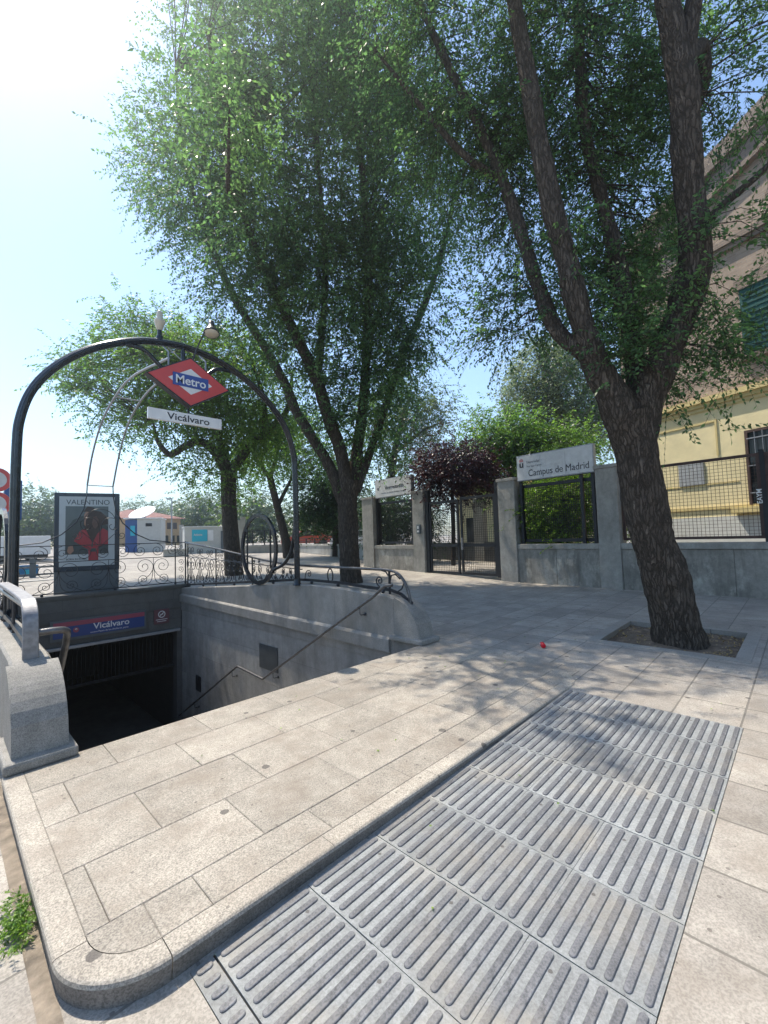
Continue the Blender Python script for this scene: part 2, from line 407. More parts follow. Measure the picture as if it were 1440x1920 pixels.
M_wallw = granite('white_wall_panels', (.46, .455, .43), speck=.06, blotch=.25, sc=50, stain=.45, vs=.8)

# ------------------------------------------------------------------ ground sheet
OPX0, OPX1, OPY0, OPY1 = .45, 5.22, 4.16, 13.45     # stair opening under its walls
PX0, PX1, PY0, PY1 = 6.66, 8.14, .72, 2.24           # tree pit
GX0, GX1, GY0, GY1 = .722, 4.52, .47, 1.845            # grates
def grid_sheet(xs, ys, zf, holes):
    mb = MB(); idx = {}
    def vid(i, j):
        if (i, j) not in idx: idx[(i, j)] = len(mb.v); mb.v.append((xs[i], ys[j], zf(xs[i], ys[j])))
        return idx[(i, j)]
    for i in range(len(xs)-1):
        for j in range(len(ys)-1):
            mx, my = (xs[i]+xs[i+1])/2, (ys[j]+ys[j+1])/2
            if any(a < mx < b and c < my < d for a, b, c, d in holes): continue
            mb.f.append((vid(i, j), vid(i+1, j), vid(i+1, j+1), vid(i, j+1))); mb.m.append(0); mb.sm.append(False)
    return mb
xs = sorted(set([-410, -300, -100, -40, -20, -8, -4, -2, -.2, .2, GX0, .34, OPX0, 2, 3, OPX1, 6, PX0, PX1, 9, 10, 11, 12.3, 15, 20, 40, 100, 300, 410, GX1]))
ys = sorted(set([-410, -300, -100, -40, -15, -6, -3, -1, 0, .47, 1.2, 1.845, PY0, PY1, 3.2, OPY0, 5, 5.5, 6, 6.5, 7, 7.5, 8, 8.5, 9, 11, OPY1, 16, 20, 30, 45.5, 70, 120, 300, 410]))
tag(grid_sheet(xs, ys, gz, [(OPX0, OPX1, OPY0, OPY1), (PX0, PX1, PY0, PY1), (GX0, GX1, GY0, GY1)]).build('pavement', M_tile), kind='structure')
# bed under the grates
mb = MB(); mb.add([(GX0, GY0, gz(GX0, 1)-.012), (GX1, GY0, gz(GX1, 1)-.012), (GX1, GY1, gz(GX1, 1)-.012), (GX0, GY1, gz(GX0, 1)-.012)], [(0, 1, 2, 3)])
tag(mb.build('grate_bed', M_gap), kind='structure')
# gutter strip along the kerb's outer side
mb = MB(); gx = [(.16, .335)]
mb.add([(.278, -1, gz(.26, 0)+.004), (.345, -1, gz(.3, 0)+.004), (.345, 5.4, gz(.3, 5)+.004), (.278, 5.4, gz(.26, 5)+.004)], [(0, 1, 2, 3)])
tag(mb.build('gutter', M_gutter), kind='structure')

# ------------------------------------------------------------------ added air volume that imitates lens glare near the sun
hzb = MB(); hzb.box(-420, 420, -420, 420, -7, 32)
hzm = bpy.data.materials.new('glare_haze'); hzm.use_nodes = True; hn = hzm.node_tree; hn.nodes.clear()
ho = hn.nodes.new('ShaderNodeOutputMaterial'); hv = hn.nodes.new('ShaderNodeVolumePrincipled'); hn.links.new(hv.outputs[0], ho.inputs['Volume'])
hv.inputs['Color'].default_value = (.86, .95, 1, 1); hv.inputs['Density'].default_value = .0032; hv.inputs['Anisotropy'].default_value = .89
tag(hzb.build('glare_haze', hzm), kind='stuff')

# ------------------------------------------------------------------ raised granite platform before the stairs
PT = 0.006
plat = MB(); G_ = .0012
def slab(x0, x1, y0, y1, z=PT, mi=0):
    g = G_; c = .004
    dz = random.uniform(-.0012, .0012)
    vs = [(x0+g, y0+g, z-.02), (x1-g, y0+g, z-.02), (x1-g, y1-g, z-.02), (x0+g, y1-g, z-.02)]+[(x0+g, y0+g, z-c+dz), (x1-g, y0+g, z-c+dz), (x1-g, y1-g, z-c+dz), (x0+g, y1-g, z-c+dz)]+[(x0+g+c, y0+g+c, z+dz), (x1-g-c, y0+g+c, z+dz), (x1-g-c, y1-g-c, z+dz), (x0+g+c, y1-g-c, z+dz)]
    plat.add(vs, [(8, 9, 10, 11), (4, 5, 9, 8), (5, 6, 10, 9), (6, 7, 11, 10), (7, 4, 8, 11), (0, 1, 5, 4), (1, 2, 6, 5), (2, 3, 7, 6), (3, 0, 4, 7)], mi)
XR = 5.30
for (ya, yb, j0) in ((1.977, 2.22, .88), (2.22, 2.70, .54), (2.70, 3.21, .91), (3.21, 3.72, .62), (3.72, 4.16, .95)):
    xa = .451; j = j0
    if ya < 2: xa = .665
    while xa < XR-.01:
        xb = min(j, XR); 
        if XR-xb < .25: xb = XR
        slab(xa, xb, ya, yb); xa = xb; j = xb+random.uniform(.66, .74)
# corner infill slab inside the rounded border
def rc(cx, cy, r, a0, a1, n): return [(cx+r*math.cos(a0+(a1-a0)*i/n), cy+r*math.sin(a0+(a1-a0)*i/n)) for i in range(n+1)]
ci = rc(.665, 2.19, .212, PI, 1.5*PI, 10)
poly = [(.6634, 2.2184), (.4526, 2.2184)]+ci[:-1]+[(.6634, 1.9784)]
n = len(poly); plat.add([(x, y, PT) for x, y in poly], [tuple(range(n))], 0)
# border kerbs with rounded nose: left run, corner, front run
prof = [(.03, -.25), (0, -.022), (.004, -.008), (.012, -.002), (.022, 0), (.11, 0), (.11, -.03)]   # (inward, z)
def kerb_run(pts, nrm, mi=1):
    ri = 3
    vs = []
    for (p, nn) in zip(pts, nrm):
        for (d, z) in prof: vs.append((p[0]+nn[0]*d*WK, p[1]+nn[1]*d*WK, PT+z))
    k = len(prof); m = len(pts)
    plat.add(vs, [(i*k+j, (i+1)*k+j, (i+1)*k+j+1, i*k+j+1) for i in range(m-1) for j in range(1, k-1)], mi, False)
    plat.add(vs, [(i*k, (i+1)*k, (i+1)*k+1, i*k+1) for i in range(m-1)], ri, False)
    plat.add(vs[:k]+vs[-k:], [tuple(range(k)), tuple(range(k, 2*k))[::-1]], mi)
WK = 1.045
ysb = [4.13, 3.46, 2.75, 2.19]
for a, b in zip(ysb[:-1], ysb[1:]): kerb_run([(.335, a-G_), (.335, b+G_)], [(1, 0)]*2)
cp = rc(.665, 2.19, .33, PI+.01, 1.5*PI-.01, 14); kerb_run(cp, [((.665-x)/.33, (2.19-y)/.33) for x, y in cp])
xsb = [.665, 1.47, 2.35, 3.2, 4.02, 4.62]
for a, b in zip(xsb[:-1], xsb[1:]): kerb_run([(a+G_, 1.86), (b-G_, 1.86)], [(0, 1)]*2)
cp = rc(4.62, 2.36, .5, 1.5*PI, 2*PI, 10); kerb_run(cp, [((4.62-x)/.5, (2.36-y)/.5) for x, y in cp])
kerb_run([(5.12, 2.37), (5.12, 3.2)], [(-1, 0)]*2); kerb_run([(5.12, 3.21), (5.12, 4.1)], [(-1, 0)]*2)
# body under the slabs
plat.box(.44, 5.1, 2.19, 4.155, -.3, PT-.012, 2)
plat.box(.665, 4.62, 1.95, 2.19, -.3, PT-.012, 2)
tag(plat.build('raised_pavement', [M_slab, M_kerbs, M_gap, granite('shaded_kerb_riser', (.27, .245, .22), speck=.45, blotch=.4, sc=110, stain=.4)]), kind='structure')  # riser granite is stained, and darkened in colour to imitate the face's shade

# ------------------------------------------------------------------ ribbed grates, each a thing
def make_grate(half=.229):
    s = MB(); a = .229
    s.box(-half, half, -a, a, -.012, .0)
    o = s.build('vent_grate', M_grate); p = .458/7
    r = MB(); cy = 0; L = .201-(.229-half); w = .0150; out = []; ins = []
    for (cx, a0) in ((L, -PI/2), (-L, PI/2)):
        for i in range(7): an = a0+PI*i/6; out.append((cx+w*math.cos(an), w*math.sin(an))); ins.append((cx+(w-.003)*math.cos(an), (w-.003)*math.sin(an), .0065))
    nn = len(out); vs = [(x, y, .0) for x, y in out]+[(x, y, .004) for x, y in out]+ins
    r.add(vs, [(i, (i+1) % nn, nn+(i+1) % nn, nn+i) for i in range(nn)]+[(nn+i, nn+(i+1) % nn, 2*nn+(i+1) % nn, 2*nn+i) for i in range(nn)]+[tuple(range(2*nn, 3*nn))], 0)
    rb = r.build('rib', M_rib, o); rb.location = (0, -a+p*.5, 0)
    for k in range(1, 7): q = rb.copy(); COL.objects.link(q); q.parent = o; q.location = (0, -a+p*(k+.5), 0)
    return o
proto = make_grate(); first = True
ordn = ['nearest', 'second', 'third', 'fourth', 'fifth', 'sixth', 'seventh', 'eighth', 'ninth', 'tenth']
rows = 9; pitch = .4625
for r_ in range(rows):
    for c_ in range(3):
        x = 4.52-.231-pitch*(rows-1-r_); y = .4725+.2295+.4585*c_
        if r_ == 0:
            o = make_grate(.045); x = 4.52-.4625*8-.05
        else: o = proto if first else copy_tree(proto); first = False
        z = gz(x, 1)+.003+random.uniform(-.0015, .0015)
        o.location = (x, y, z); o.rotation_euler = (random.uniform(-.003, .003), math.atan(-.02)+random.uniform(-.003, .003), random.uniform(-.004, .004))
        col_ = ['in the column along the plain paving', 'in the middle column', 'in the column against the stone kerb'][c_]
        nm = ordn[r_] if r_ < 8 else 'farthest'
        tag(o, 'ribbed grey grate slab %s, %s row from the camera' % (col_, nm) if r_ not in (0, 8) else 'ribbed grey grate slab %s, %s row' % (col_, nm), 'grate', 'ribbed grates set in the pavement')

# ------------------------------------------------------------------ stairwell
XL, XRW, YF = .70, 4.97, 13.2
ent = thing('metro_entrance', 'granite walled stairwell going down to the dark station door', 'stairwell', (2.8, 4.2, 0))
def walltop(y):
    if y < 4.22: return .05
    if y < 4.95:
        t = (y-4.2)/.75; return .05+.63*math.sqrt(max(0, 1-(1-t)**2))
    if y < 7.3: return .68+.05*sst((y-4.95)/1.5)
    return .73+(y-7.3)*(.30-.73)/(13.2-7.3)
yy = [4.2]+[4.2+.75*(1-math.cos(PI/2*i/12)) for i in range(1, 13)]+list(np.linspace(5.2, 13.45, 24))
def parapet(x0, x1):
    mb = MB(); c = .02
    vs = []
    for y in yy:
        t = walltop(y)
        vs += [(x0, y, -.35), (x0, y, t-c), (x0+c, y, t), (x1-c, y, t), (x1, y, t-c), (x1, y, -.35)]
    k = 6; m = len(yy)
    mb.add(vs, [(i*k+j, i*k+j+1, (i+1)*k+j+1, (i+1)*k+j) for i in range(m-1) for j in range(k-1)])
    mb.add(vs[:k], [tuple(range(k))[::-1]]); mb.add(vs[-k:], [tuple(range(k))])
    return mb
wp(parapet(XRW, 5.25).build('right_parapet', M_granp), ent); wp(parapet(.42, XL).build('left_parapet', M_granp), ent)
for (a, b, nm) in ((XRW-.03, 5.28, 'end_block'), (.39, XL+.03, 'end_block')):
    mb = MB(); pf = [(4.165, .03), (4.165, .06)]
    for i in range(1, 11):
        t = i/10*.72; pf.append((4.165+.5*t/.72*1.0, .06+.60*math.sqrt(1-(1-t)**2)/.96))
    yb = pf[-1][0]; pf += [(yb, .03)]
    pf = [(p[0], p[1]) for p in pf]
    mb.prism(pf, 'x', a, b); wp(mb.build(nm, M_gran, bevel=.012), ent)
    mb = MB(); mb.box(a-.05, b+.05, 4.09, 4.75, PT+.001, .085); wp(mb.build('base_stone', M_gran, bevel=.02), ent)
# moulding course
mb = MB()
for (xw, sgn) in ((XRW, -1), (XL, 1)):
    yv = [4.78, 13.2]; vs = []
    for y in yv:
        dz = .11*(y-4.5)/8.7
        for (d, z) in ((0, .03), (.035, .012), (.055, -.01), (.055, -.20), (.0, -.22)): vs.append((xw+sgn*d, y, z+dz-.0))
    mb.add(vs, [(j, j+1, 5+j+1, 5+j) if sgn > 0 else (j, 5+j, 5+j+1, j+1) for j in range(4)]+[(0, 1, 2, 3, 4), (5, 6, 7, 8, 9)])
wp(mb.build('moulding', M_granp), ent)
# side walls, end wall
mb = MB()
for (xw, sgn) in ((XRW+.015, 1), (XL-.015, -1)):
    x0, x1 = sorted((xw, xw+sgn*.25)); mb.box(x0, x1, 4.16, 13.2, -5.2, -.1)
mb.box(XL-.26, XRW+.26, 3.95, 4.15, -5.2, -.31)
wp(mb.build('side_walls', M_granw), ent)
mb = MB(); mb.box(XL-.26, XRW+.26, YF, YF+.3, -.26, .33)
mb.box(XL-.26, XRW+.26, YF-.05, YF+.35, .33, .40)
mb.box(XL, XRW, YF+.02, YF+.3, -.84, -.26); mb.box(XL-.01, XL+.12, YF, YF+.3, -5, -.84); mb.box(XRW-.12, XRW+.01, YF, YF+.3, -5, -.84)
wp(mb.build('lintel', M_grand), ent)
mb = MB(); mb.box(XL+.1, XRW-.05, YF-.06, YF+.02, -.92, -.845); wp(mb.build('shutter_housing', M_greybar, bevel=.01), ent)
# hanging rolling shutter (raised) : slats with vertical bars
mb = MB()
for i in range(42): 
    x = XL+.2+i*(XRW-XL-.4)/41; mb.box(x-.005, x+.005, YF+.24, YF+.262, -1.9, -.92)
mb.box(XL+.12, XRW-.12, YF+.22, YF+.28, -1.95, -1.88); wp(mb.build('shutter_grille', M_dark), ent)
# steps
mb = MB(); y = 4.165; z = 0.
for fl in (15, 13):
    for k in range(fl):
        z -= .155; mb.box(XL-.01, XRW+.01, y, y+.32, z-.4, z); y += .275
    if fl == 15: mb.box(XL-.01, XRW+.01, y+.03, y+1.15, z-.4, z-.0005); y += 1.0
mb.box(XL-.3, XRW+.3, y, 24, z-.3, z-.002); ZB = z
wp(mb.build('steps', M_gran), ent)
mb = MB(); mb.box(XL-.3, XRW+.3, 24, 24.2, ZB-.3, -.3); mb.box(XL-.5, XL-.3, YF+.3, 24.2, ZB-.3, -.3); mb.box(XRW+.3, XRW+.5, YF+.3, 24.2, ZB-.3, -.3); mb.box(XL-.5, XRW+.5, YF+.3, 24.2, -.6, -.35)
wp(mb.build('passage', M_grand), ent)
for i in range(4):
    pass
mb = MB(); mb.box(XRW-.004, XRW+.02, 8.07, 8.8, -1.16, -.65); wp(mb.build('wall_hatch', plain('hatch_grey', (.06, .065, .065), .5)), ent)
mb = MB(); mb.box(XRW-.004, XRW+.02, 11.9, 12.2, -2.4, -2.0); wp(mb.build('wall_hatch', M_iron), ent)

# signs over the station door
t = thing('station_sign', 'long blue station name sign with maroon top band over the station door', 'sign', (2.97, YF-.03, -.6))
mb = MB(); mb.box(1.90, 4.02, YF-.035, YF-.02, -.70, -.20); wp(mb.build('board', M_boxg), t)
mb = MB(); mb.box(1.96, 3.97, YF-.05, YF-.036, -.635, -.25); wp(mb.build('blue_panel', emitless('sign_blue_deep', (.01, .045, .2), .4)), t)
mb = MB(); mb.box(1.96, 3.97, YF-.056, YF-.0505, -.36, -.25); wp(mb.build('maroon_band', M_mar), t)
o = text('Vicálvaro', .21, M_white, bold=.0025, width=.82); frame(o, (1, 0, 0), (0, 0, 1), (2.78, YF-.053, -.51)); wp(o, t)
o = text('acceso Paseo de los Artilleros, pares', .06, M_white, name='lettering', width=.86); frame(o, (1, 0, 0), (0, 0, 1), (2.72, YF-.053, -.60)); wp(o, t)
mb = MB(); mb.lathe([(.0, 0), (.062, 0), (.062, .004)], (0, 0, 0), 20, 0, frmM((1, 0, 0), (0, 0, 1), (2.42, YF-.052, -.47))); wp(mb.build('line_badge', M_mar), t)
o = text('9', .1, M_white, name='badge_number', bold=.003, align='CENTER'); frame(o, (1, 0, 0), (0, 0, 1), (2.42, YF-.058, -.505)); wp(o, t)
t = thing('notice_sign', 'small maroon notice with a crossed-out circle beside the blue station sign', 'sign', (4.42, YF-.03, -.6))
mb = MB(); mb.box(4.22, 4.62, YF-.035, YF-.02, -.64, -.24); wp(mb.build('board', emitless('notice_maroon', (.13, .05, .06), .4)), t)
mb = MB()
ringp = [(4.42+.085*math.cos(a), YF-.04, -.38+.085*math.sin(a)) for a in np.linspace(0, 2*PI, 24)]
mb.tube(ringp, .012, 6); mb.tube([(4.36, YF-.04, -.44), (4.48, YF-.04, -.32)], .01, 6); mb.tube([(4.38, YF-.04, -.38), (4.46, YF-.04, -.38)], .012, 6)
mb.box(4.27, 4.57, YF-.038, YF-.036, -.53, -.515); mb.box(4.3, 4.54, YF-.038, YF-.036, -.58, -.567); wp(mb.build('symbol', M_white), t)

# ------------------------------------------------------------------ ironwork
def spiral(c, R, turns=1.6, a0=0., s=1, r1=.14, n=40):
    out = []
    for i in range(n+1):
        t = i/n; r = R*(1-(1-r1)*t**.85); a = a0+s*2*PI*turns*t; out.append((c[0]+r*math.cos(a), c[1]+r*math.sin(a)))
    return out
def scroll(c, R, a0, s, tail=None, turns=1.5, bend=.5):
    sp = spiral(c, R, turns, a0, s)
    if tail is None: return sp
    # tangent at the spiral's outer end, reversed
    tx, tz = -(-math.sin(a0)*s), -(math.cos(a0)*s); L = math.hypot(tail[0]-sp[0][0], tail[1]-sp[0][1])*bend
    p0 = sp[0]; p1 = (p0[0]+tx*L, p0[1]+tz*L); p2 = ((p1[0]+tail[0])/2, (p1[1]+tail[1])/2) ; p3 = tail
    bz = []
    for i in range(13):
        t = i/12; bz.append(tuple((1-t)**3*p0[k]+3*(1-t)**2*t*p1[k]+3*(1-t)*t*t*p2[k]+t**3*p3[k] for k in (0, 1)))
    return bz[::-1]+sp[1:]
# far railing on y = YF + .1
YR = YF+.08
fr = thing('far_railing', 'black scrolled iron railing along the far end of the stairwell', 'railing', (2.8, YR, .4))
zb, zm, zt = .46, 1.22, 1.62
mb = MB(); mb.box(.42, 5.2, YR-.012, YR+.012, zb-.012, zb+.012); mb.box(.42, 5.2, YR-.01, YR+.01, zm-.01, zm+.01); mb.box(.42, 5.2, YR-.014, YR+.014, zt-.01, zt+.012)
wp(mb.build('bars', M_iron), fr)
for x in (.5, 5.12): 
    mb = MB(); mb.box(x-.016, x+.016, YR-.016, YR+.016, .4, zt+.03); wp(mb.build('post', M_iron), fr)
for x in (.5, 1.75, 3.3, 4.83, 5.12): mb = MB(); mb.lathe([(.012, 0), (.035, .015), (.035, .035), (.012, .06)], (x, YR, .4), 8); wp(mb.build('foot', M_iron), fr)
mb = MB(); mb.box(4.83-.012, 4.83+.012, YR-.012, YR+.012, .4, zt); wp(mb.build('post', M_iron), fr)
def iron(mb, pts, m3, r=.008, n=5): mb.tube([m3(*p) for p in pts], r, n)
m3 = lambda u, z: (u, YR, z)
mb = MB()
H = zm-zb
# upper tier scrolls
for cx, s in ((.8, 1), (1.15, -1), (1.75, 1), (2.2, -1), (3.6, 1), (4.08, -1), (4.42, 1)):
    pass
for u in np.arange(.62, 4.7, .44):
    k = int(round((u-.62)/.44)); s = 1 if k % 2 else -1
    iron(mb, spiral((u+.2, (zm+zt)/2), .185, 1.9, PI/2 if s > 0 else PI/2, s), m3)
# lower tier: paired scrolls with splayed legs
for u0 in (.52, 1.55, 2.62, 3.72):
    for s in (1, -1):
        c0 = u0+.52+s*.24
        iron(mb, scroll((c0-s*.0, zb+.52), .23, PI/2+s*1.5, -s, (u0+.52+s*.5, zb+.01), 1.6, .35), m3)
        iron(mb, scroll((c0+s*.02, zb+.165), .155, -PI/2, s, (u0+.52+s*.02, zb+.4), 1.7, .5), m3)
    iron(mb, [(u0+.52, zb+.40), (u0+.52, zm)], m3, .007)
for s, cx in ((1, 4.98), (-1, 4.98)):
    pass
for z0 in (.6, .84, 1.06, 1.32, 1.5): iron(mb, spiral((4.985, z0), .09, 1.6, PI*(.5 if int(z0*10) % 2 else 1.5), 1), m3, .007)
# central cartouche above the top bar
cxx = 2.94
for s in (1, -1):
    iron(mb, [(cxx+s*.29, 3.17), (cxx+s*.30, 2.9), (cxx+s*.36, 2.55), (cxx+s*.52, 2.2), (cxx+s*.82, 1.9), (cxx+s*1.2, 1.71), (cxx+s*1.75, zt+.02)], m3, .014, 6)
    iron(mb, scroll((cxx+s*.5, 1.86), .12, PI*.5+s*PI*.3, s, (cxx+s*.05, zt), 1.5, .4), m3)
    iron(mb, scroll((cxx+s*.28, 2.12), .2, PI*.5-s*PI*.1, -s, (cxx+s*.02, zt+.02), .9, .5), m3)
iron(mb, [(cxx+.36*math.cos(a), 2.2+.36*math.sin(a)) for a in np.linspace(-.6, PI+.6, 24)], m3)
wp(mb.build('scrollwork', M_iron), fr)

# right-hand railing on x = 5.1 (y 4.45 .. 13.28) and its mirror on the left
def side_rail(xr, label, y_end=0.):
    t = thing('side_railing', label, 'railing', (xr, 7.3, .75))
    def tz(y): return 1.07+(y-7.3)*.09 if y > 7.3 else 1.07
    top = [(xr, 13.28, 1.61), (xr, 11.5, 1.46), (xr, 9.9, 1.29), (xr, 8.5, 1.14), (xr, 7.3, 1.08), (xr, 5.4, 1.07), (xr, 4.95, 1.065), (xr, 4.72, 1.02), (xr, 4.58, .90), (xr, 4.50, .75), (xr, 4.46, .60), (xr, 4.45, .50)]
    top = [p for p in top if p[1] > y_end]
    if y_end: top += [(xr, y_end, 1.07)]
    def topz(y):
        for a, b in zip(top[:-1], top[1:]):
            if b[1] <= y <= a[1]: return b[2]+(a[2]-b[2])*(y-b[1])/(a[1]-b[1]+1e-9)
        return 1.07
    mb = MB(); mb.tube(cr(top, 5), .02, flat=(.055, .028), up=(1, 0, 0)) if False else mb.tube(cr(top, 5), .024, 8)
    wp(mb.build('top_rail', M_rail), t)
    mb = MB()
    bot = [(xr, y, walltop(y)+.07) for y in np.linspace(max(4.42, y_end), 13.28, 40)]
    mb.tube(bot, .014, flat=(.05, .02), up=(1, 0, 0)); 
    mid = [(xr, y, 1.0+(y-7.3)*.035) for y in np.linspace(7.3, 13.28, 12)]
    mb.tube(mid, .011, 6)
    wp(mb.build('lower_bars', M_iron), t)
    for y in (5.05, 6.2, 7.0, 8.4, 10.2, 12, 13.2): mb = MB(); mb.lathe([(.012, 0), (.032, .015), (.032, .035), (.012, .065)], (xr, y, walltop(y)), 8); wp(mb.build('foot', M_iron), t)
    for y in (13.05, 11.2, 9.3): mb = MB(); mb.box(xr-.012, xr+.012, y-.012, y+.012, walltop(y), topz(y)); wp(mb.build('upright', M_iron), t)
    if not y_end: mb = MB(); mb.box(xr-.014, xr+.014, 4.88, 4.908, walltop(4.9), 1.06); wp(mb.build('upright', M_iron), t)
    m3 = lambda u, z: (xr, u, z); mb = MB()
    for y0 in np.arange(7.55, 13.0, .62):
        b = walltop(y0+.3)+.09; m_ = 1.0+(y0-7.0)*.035; h = max(.12, m_-b); R = h*.26
        for s in (1, -1):
            c = y0+.31+s*.13
            iron(mb, scroll((c, m_-R-.02), R, PI/2, -s, (y0+.31+s*.29, b), 1.5, .35), m3, .009)
            iron(mb, scroll((c+s*.02, b+R*.75), R*.72, -PI/2, s, (y0+.31, b+h*.55), 1.5, .5), m3, .009)
        tz_ = topz(y0+.3)
        if tz_-m_ > .14:
            for s in (1, -1): iron(mb, scroll((y0+.31+s*.12, m_+(tz_-m_)*.5), (tz_-m_)*.36, -PI/2, -s, (y0+.31+s*.3, m_+.01), 1.4, .4), m3, .008)
        wp(mb.build('scrollwork', M_iron), t); mb = MB()
    if y_end: return t
    iron(mb, [(6.42+.075*math.cos(a), .91+.13*math.sin(a)) for a in np.linspace(0, 2*PI, 25)], m3, .012, 6)
    iron(mb, scroll((7.08, .92), .07, PI/2, 1, (7.22, .82), 1.4, .5), m3, .009)
    iron(mb, scroll((5.12, .86), .085, PI*.9, -1, (5.28, 1.06), 1.4, .5)[::-1] if False else spiral((5.12, .88), .09, 1.6, PI*1.5, 1), m3, .012, 6)
    iron(mb, [(5.05, .80), (4.98, .78), (4.91, .82), (4.90, .95), (4.97, 1.03), (5.1, 1.06)], m3, .012, 6)
    iron(mb, [(4.89, .86), (4.85, .98), (4.76, 1.0), (4.66, .93)], m3, .012, 6)
    iron(mb, [(4.86, .76), (4.74, .72), (4.63, .78), (4.58, .88)], m3, .012, 6)
    wp(mb.build('scrollwork', M_iron), t)
    return t
side_rail(5.10, 'black scrolled iron railing with a curved end on the right stairwell wall')
side_rail(.56, 'dark iron railing on the left stairwell wall behind the wide flat steel bar', 5.0)

# wide flat steel bar on the left end
t = thing('flat_handrail', 'wide brushed steel bar bending down onto the left stone end block', 'handrail', (.56, 4.4, .6))
mb = MB(); pts = [(.56, 7.1, 1.17), (.56, 5.8, 1.16), (.56, 5.12, 1.14), (.56, 4.95, 1.12), (.56, 4.83, 1.04), (.56, 4.79, .93), (.56, 4.78, .8), (.56, 4.78, .58)]
mb.tube(cr(pts, 5), .05, flat=(.12, .035), up=(0, -.6, 1)) if False else None
c = cr(pts, 6); vs = []
for i, p in enumerate(c):
    a = c[max(0, i-1)]; b = c[min(len(c)-1, i+1)]; tt = np.array(b)-np.array(a); tt /= np.linalg.norm(tt); nn = np.array([0, tt[2], -tt[1]])
    for (dx, dn) in ((-.055, -.016), (-.055, .010), (-.048, .016), (.048, .016), (.055, .010), (.055, -.016)): vs.append(tuple(np.array(p)+np.array([dx, 0, 0])+nn*dn))
mb.add(vs, [(i*6+j, i*6+(j+1) % 6, (i+1)*6+(j+1) % 6, (i+1)*6+j) for i in range(len(c)-1) for j in range(6)])
mb.add(vs[:6], [(0, 1, 2, 3, 4, 5)]); mb.add(vs[-6:], [(5, 4, 3, 2, 1, 0)])
wp(mb.build('bar', M_steel), t)
for y in (5.1, 6.0, 6.9): mb = MB(); mb.tube([(.56, y, walltop(y)), (.56, y, 1.14)], .014, 8); wp(mb.build('support', M_iron), t)

# stair handrails
def handrail(x, label, side):
    t = thing('stair_handrail', label, 'handrail', (x, 5, .6))
    mb = MB(); ps = [(x, 4.60, .86), (x, 4.76, .84), (x, 4.88, .76), (x, 5.05, .64), (x, 5.3, .50), (x, 6.5, -.19), (x, 7.9, -1.0), (x, 8.40, -1.29), (x, 8.47, -1.32), (x, 8.56, -1.32), (x, 9.5, -1.27), (x, 9.60, -1.28), (x, 9.7, -1.33), (x, 11, -2.08), (x, 13.1, -3.29)]
    if side < 0: ps = [(.60, 4.84, .86), (.73, 4.84, .86), (.82, 4.87, .84), (x, 4.95, .76), (x, 5.06, .62), (x, 5.44, .27)]+ps[5:]
    mb.tube(cr(ps, 4), .024 if side > 0 else .03, 10); wp(mb.build('tube', M_rail), t)
    for y, z in ((5.35, .47), (8.05, -1.09), (9.85, -1.42), (12, -2.66)):
        mb = MB(); w = XRW if side > 0 else XL; mb.tube([(x, y, z-.02), (x, y, z-.12), (x+side*.02, y, z-.14), (w, y, z-.14)], .007, 6)
        mb.lathe([(.0, 0), (.03, 0), (.03, .012), (.0, .012)], (0, 0, 0), 10, 0, frmM((0, 1, 0), (0, 0, 1), (w-side*.012, y, z-.14)))
        wp(mb.build('bracket', M_iron), t)
handrail(4.85, 'steel tube handrail with a stepped kink on the right stairwell wall', 1)
handrail(.84, 'thick steel tube handrail curling round beside the left stone end block', -1)

# ------------------------------------------------------------------ arch over the stairs
AY = 7.3; AXL, AXR = .60, 4.97; AXC = 2.79
t = thing('entrance_arch', 'tall dark painted steel arch spanning the stairwell', 'arch', (AXC, AY, .7))
half = [(2.18, .72), (2.18, 1.8), (2.17, 2.9), (2.14, 3.3), (2.03, 3.68), (1.82, 4.02), (1.50, 4.34), (1.10, 4.60), (.60, 4.80), (.0, 4.88)]
ap = [(AXC-u*2.12/2.18, AY, z) for u, z in half]+[(AXC+u, AY, z) for u, z in half[::-1][1:]]
mb = MB(); cc = cr(ap, 6); mb.tube(cc, .056, 12); mb.tube([(p[0], p[1]-.05, p[2]-.0) for p in cc], .03, 8)
for s in (-1, 1): mb.lathe([(.09, 0), (.09, .02), (.065, .04), (.06, .12)], (AXC+(2.18 if s > 0 else -2.12), AY, .70), 12)
wp(mb.build('arch_tube', M_arch), t)
mb = MB()
for s in (-1, 1):
    mb.tube(cr([(AXC+s*.85, AY+.02, 4.68), (AXC+s*.60, AY+.02, 4.66), (AXC+s*.42, AY+.02, 4.52), (AXC+s*.28, AY+.02, 4.42), (AXC, AY+.02, 4.40)], 5), .035, 8)
mb.tube([(AXC, AY, 4.40), (AXC, AY, 4.9)], .035, 8)
wp(mb.build('lower_brace', M_arch), t)
for s in (-1, 1):
    x = AXC+(2.18 if s > 0 else -2.12)
    mb = MB(); mb.tube([(x, 8.78+.72*math.cos(a), 1.42+.75*math.sin(a)) for a in np.linspace(0, 2*PI, 40)], .045, flat=(.09, .05), up=(1, 0, 0))
    mb.tube([(x, 8.28, 1.0), (x, 8.28, 1.92)], .02, 8); mb.tube([(x, 9.28, 1.0), (x, 9.28, 1.92)], .02, 8)
    wp(mb.build('oval_ring', M_arch), t)
    mb = MB(); mb.tube(cr([(x, 7.33, 2.3), (x, 7.36, 1.85), (x, 7.48, 1.4), (x, 7.75, 1.12), (x, 8.15, .98)], 5), .035, 8); wp(mb.build('side_brace', M_arch), t)
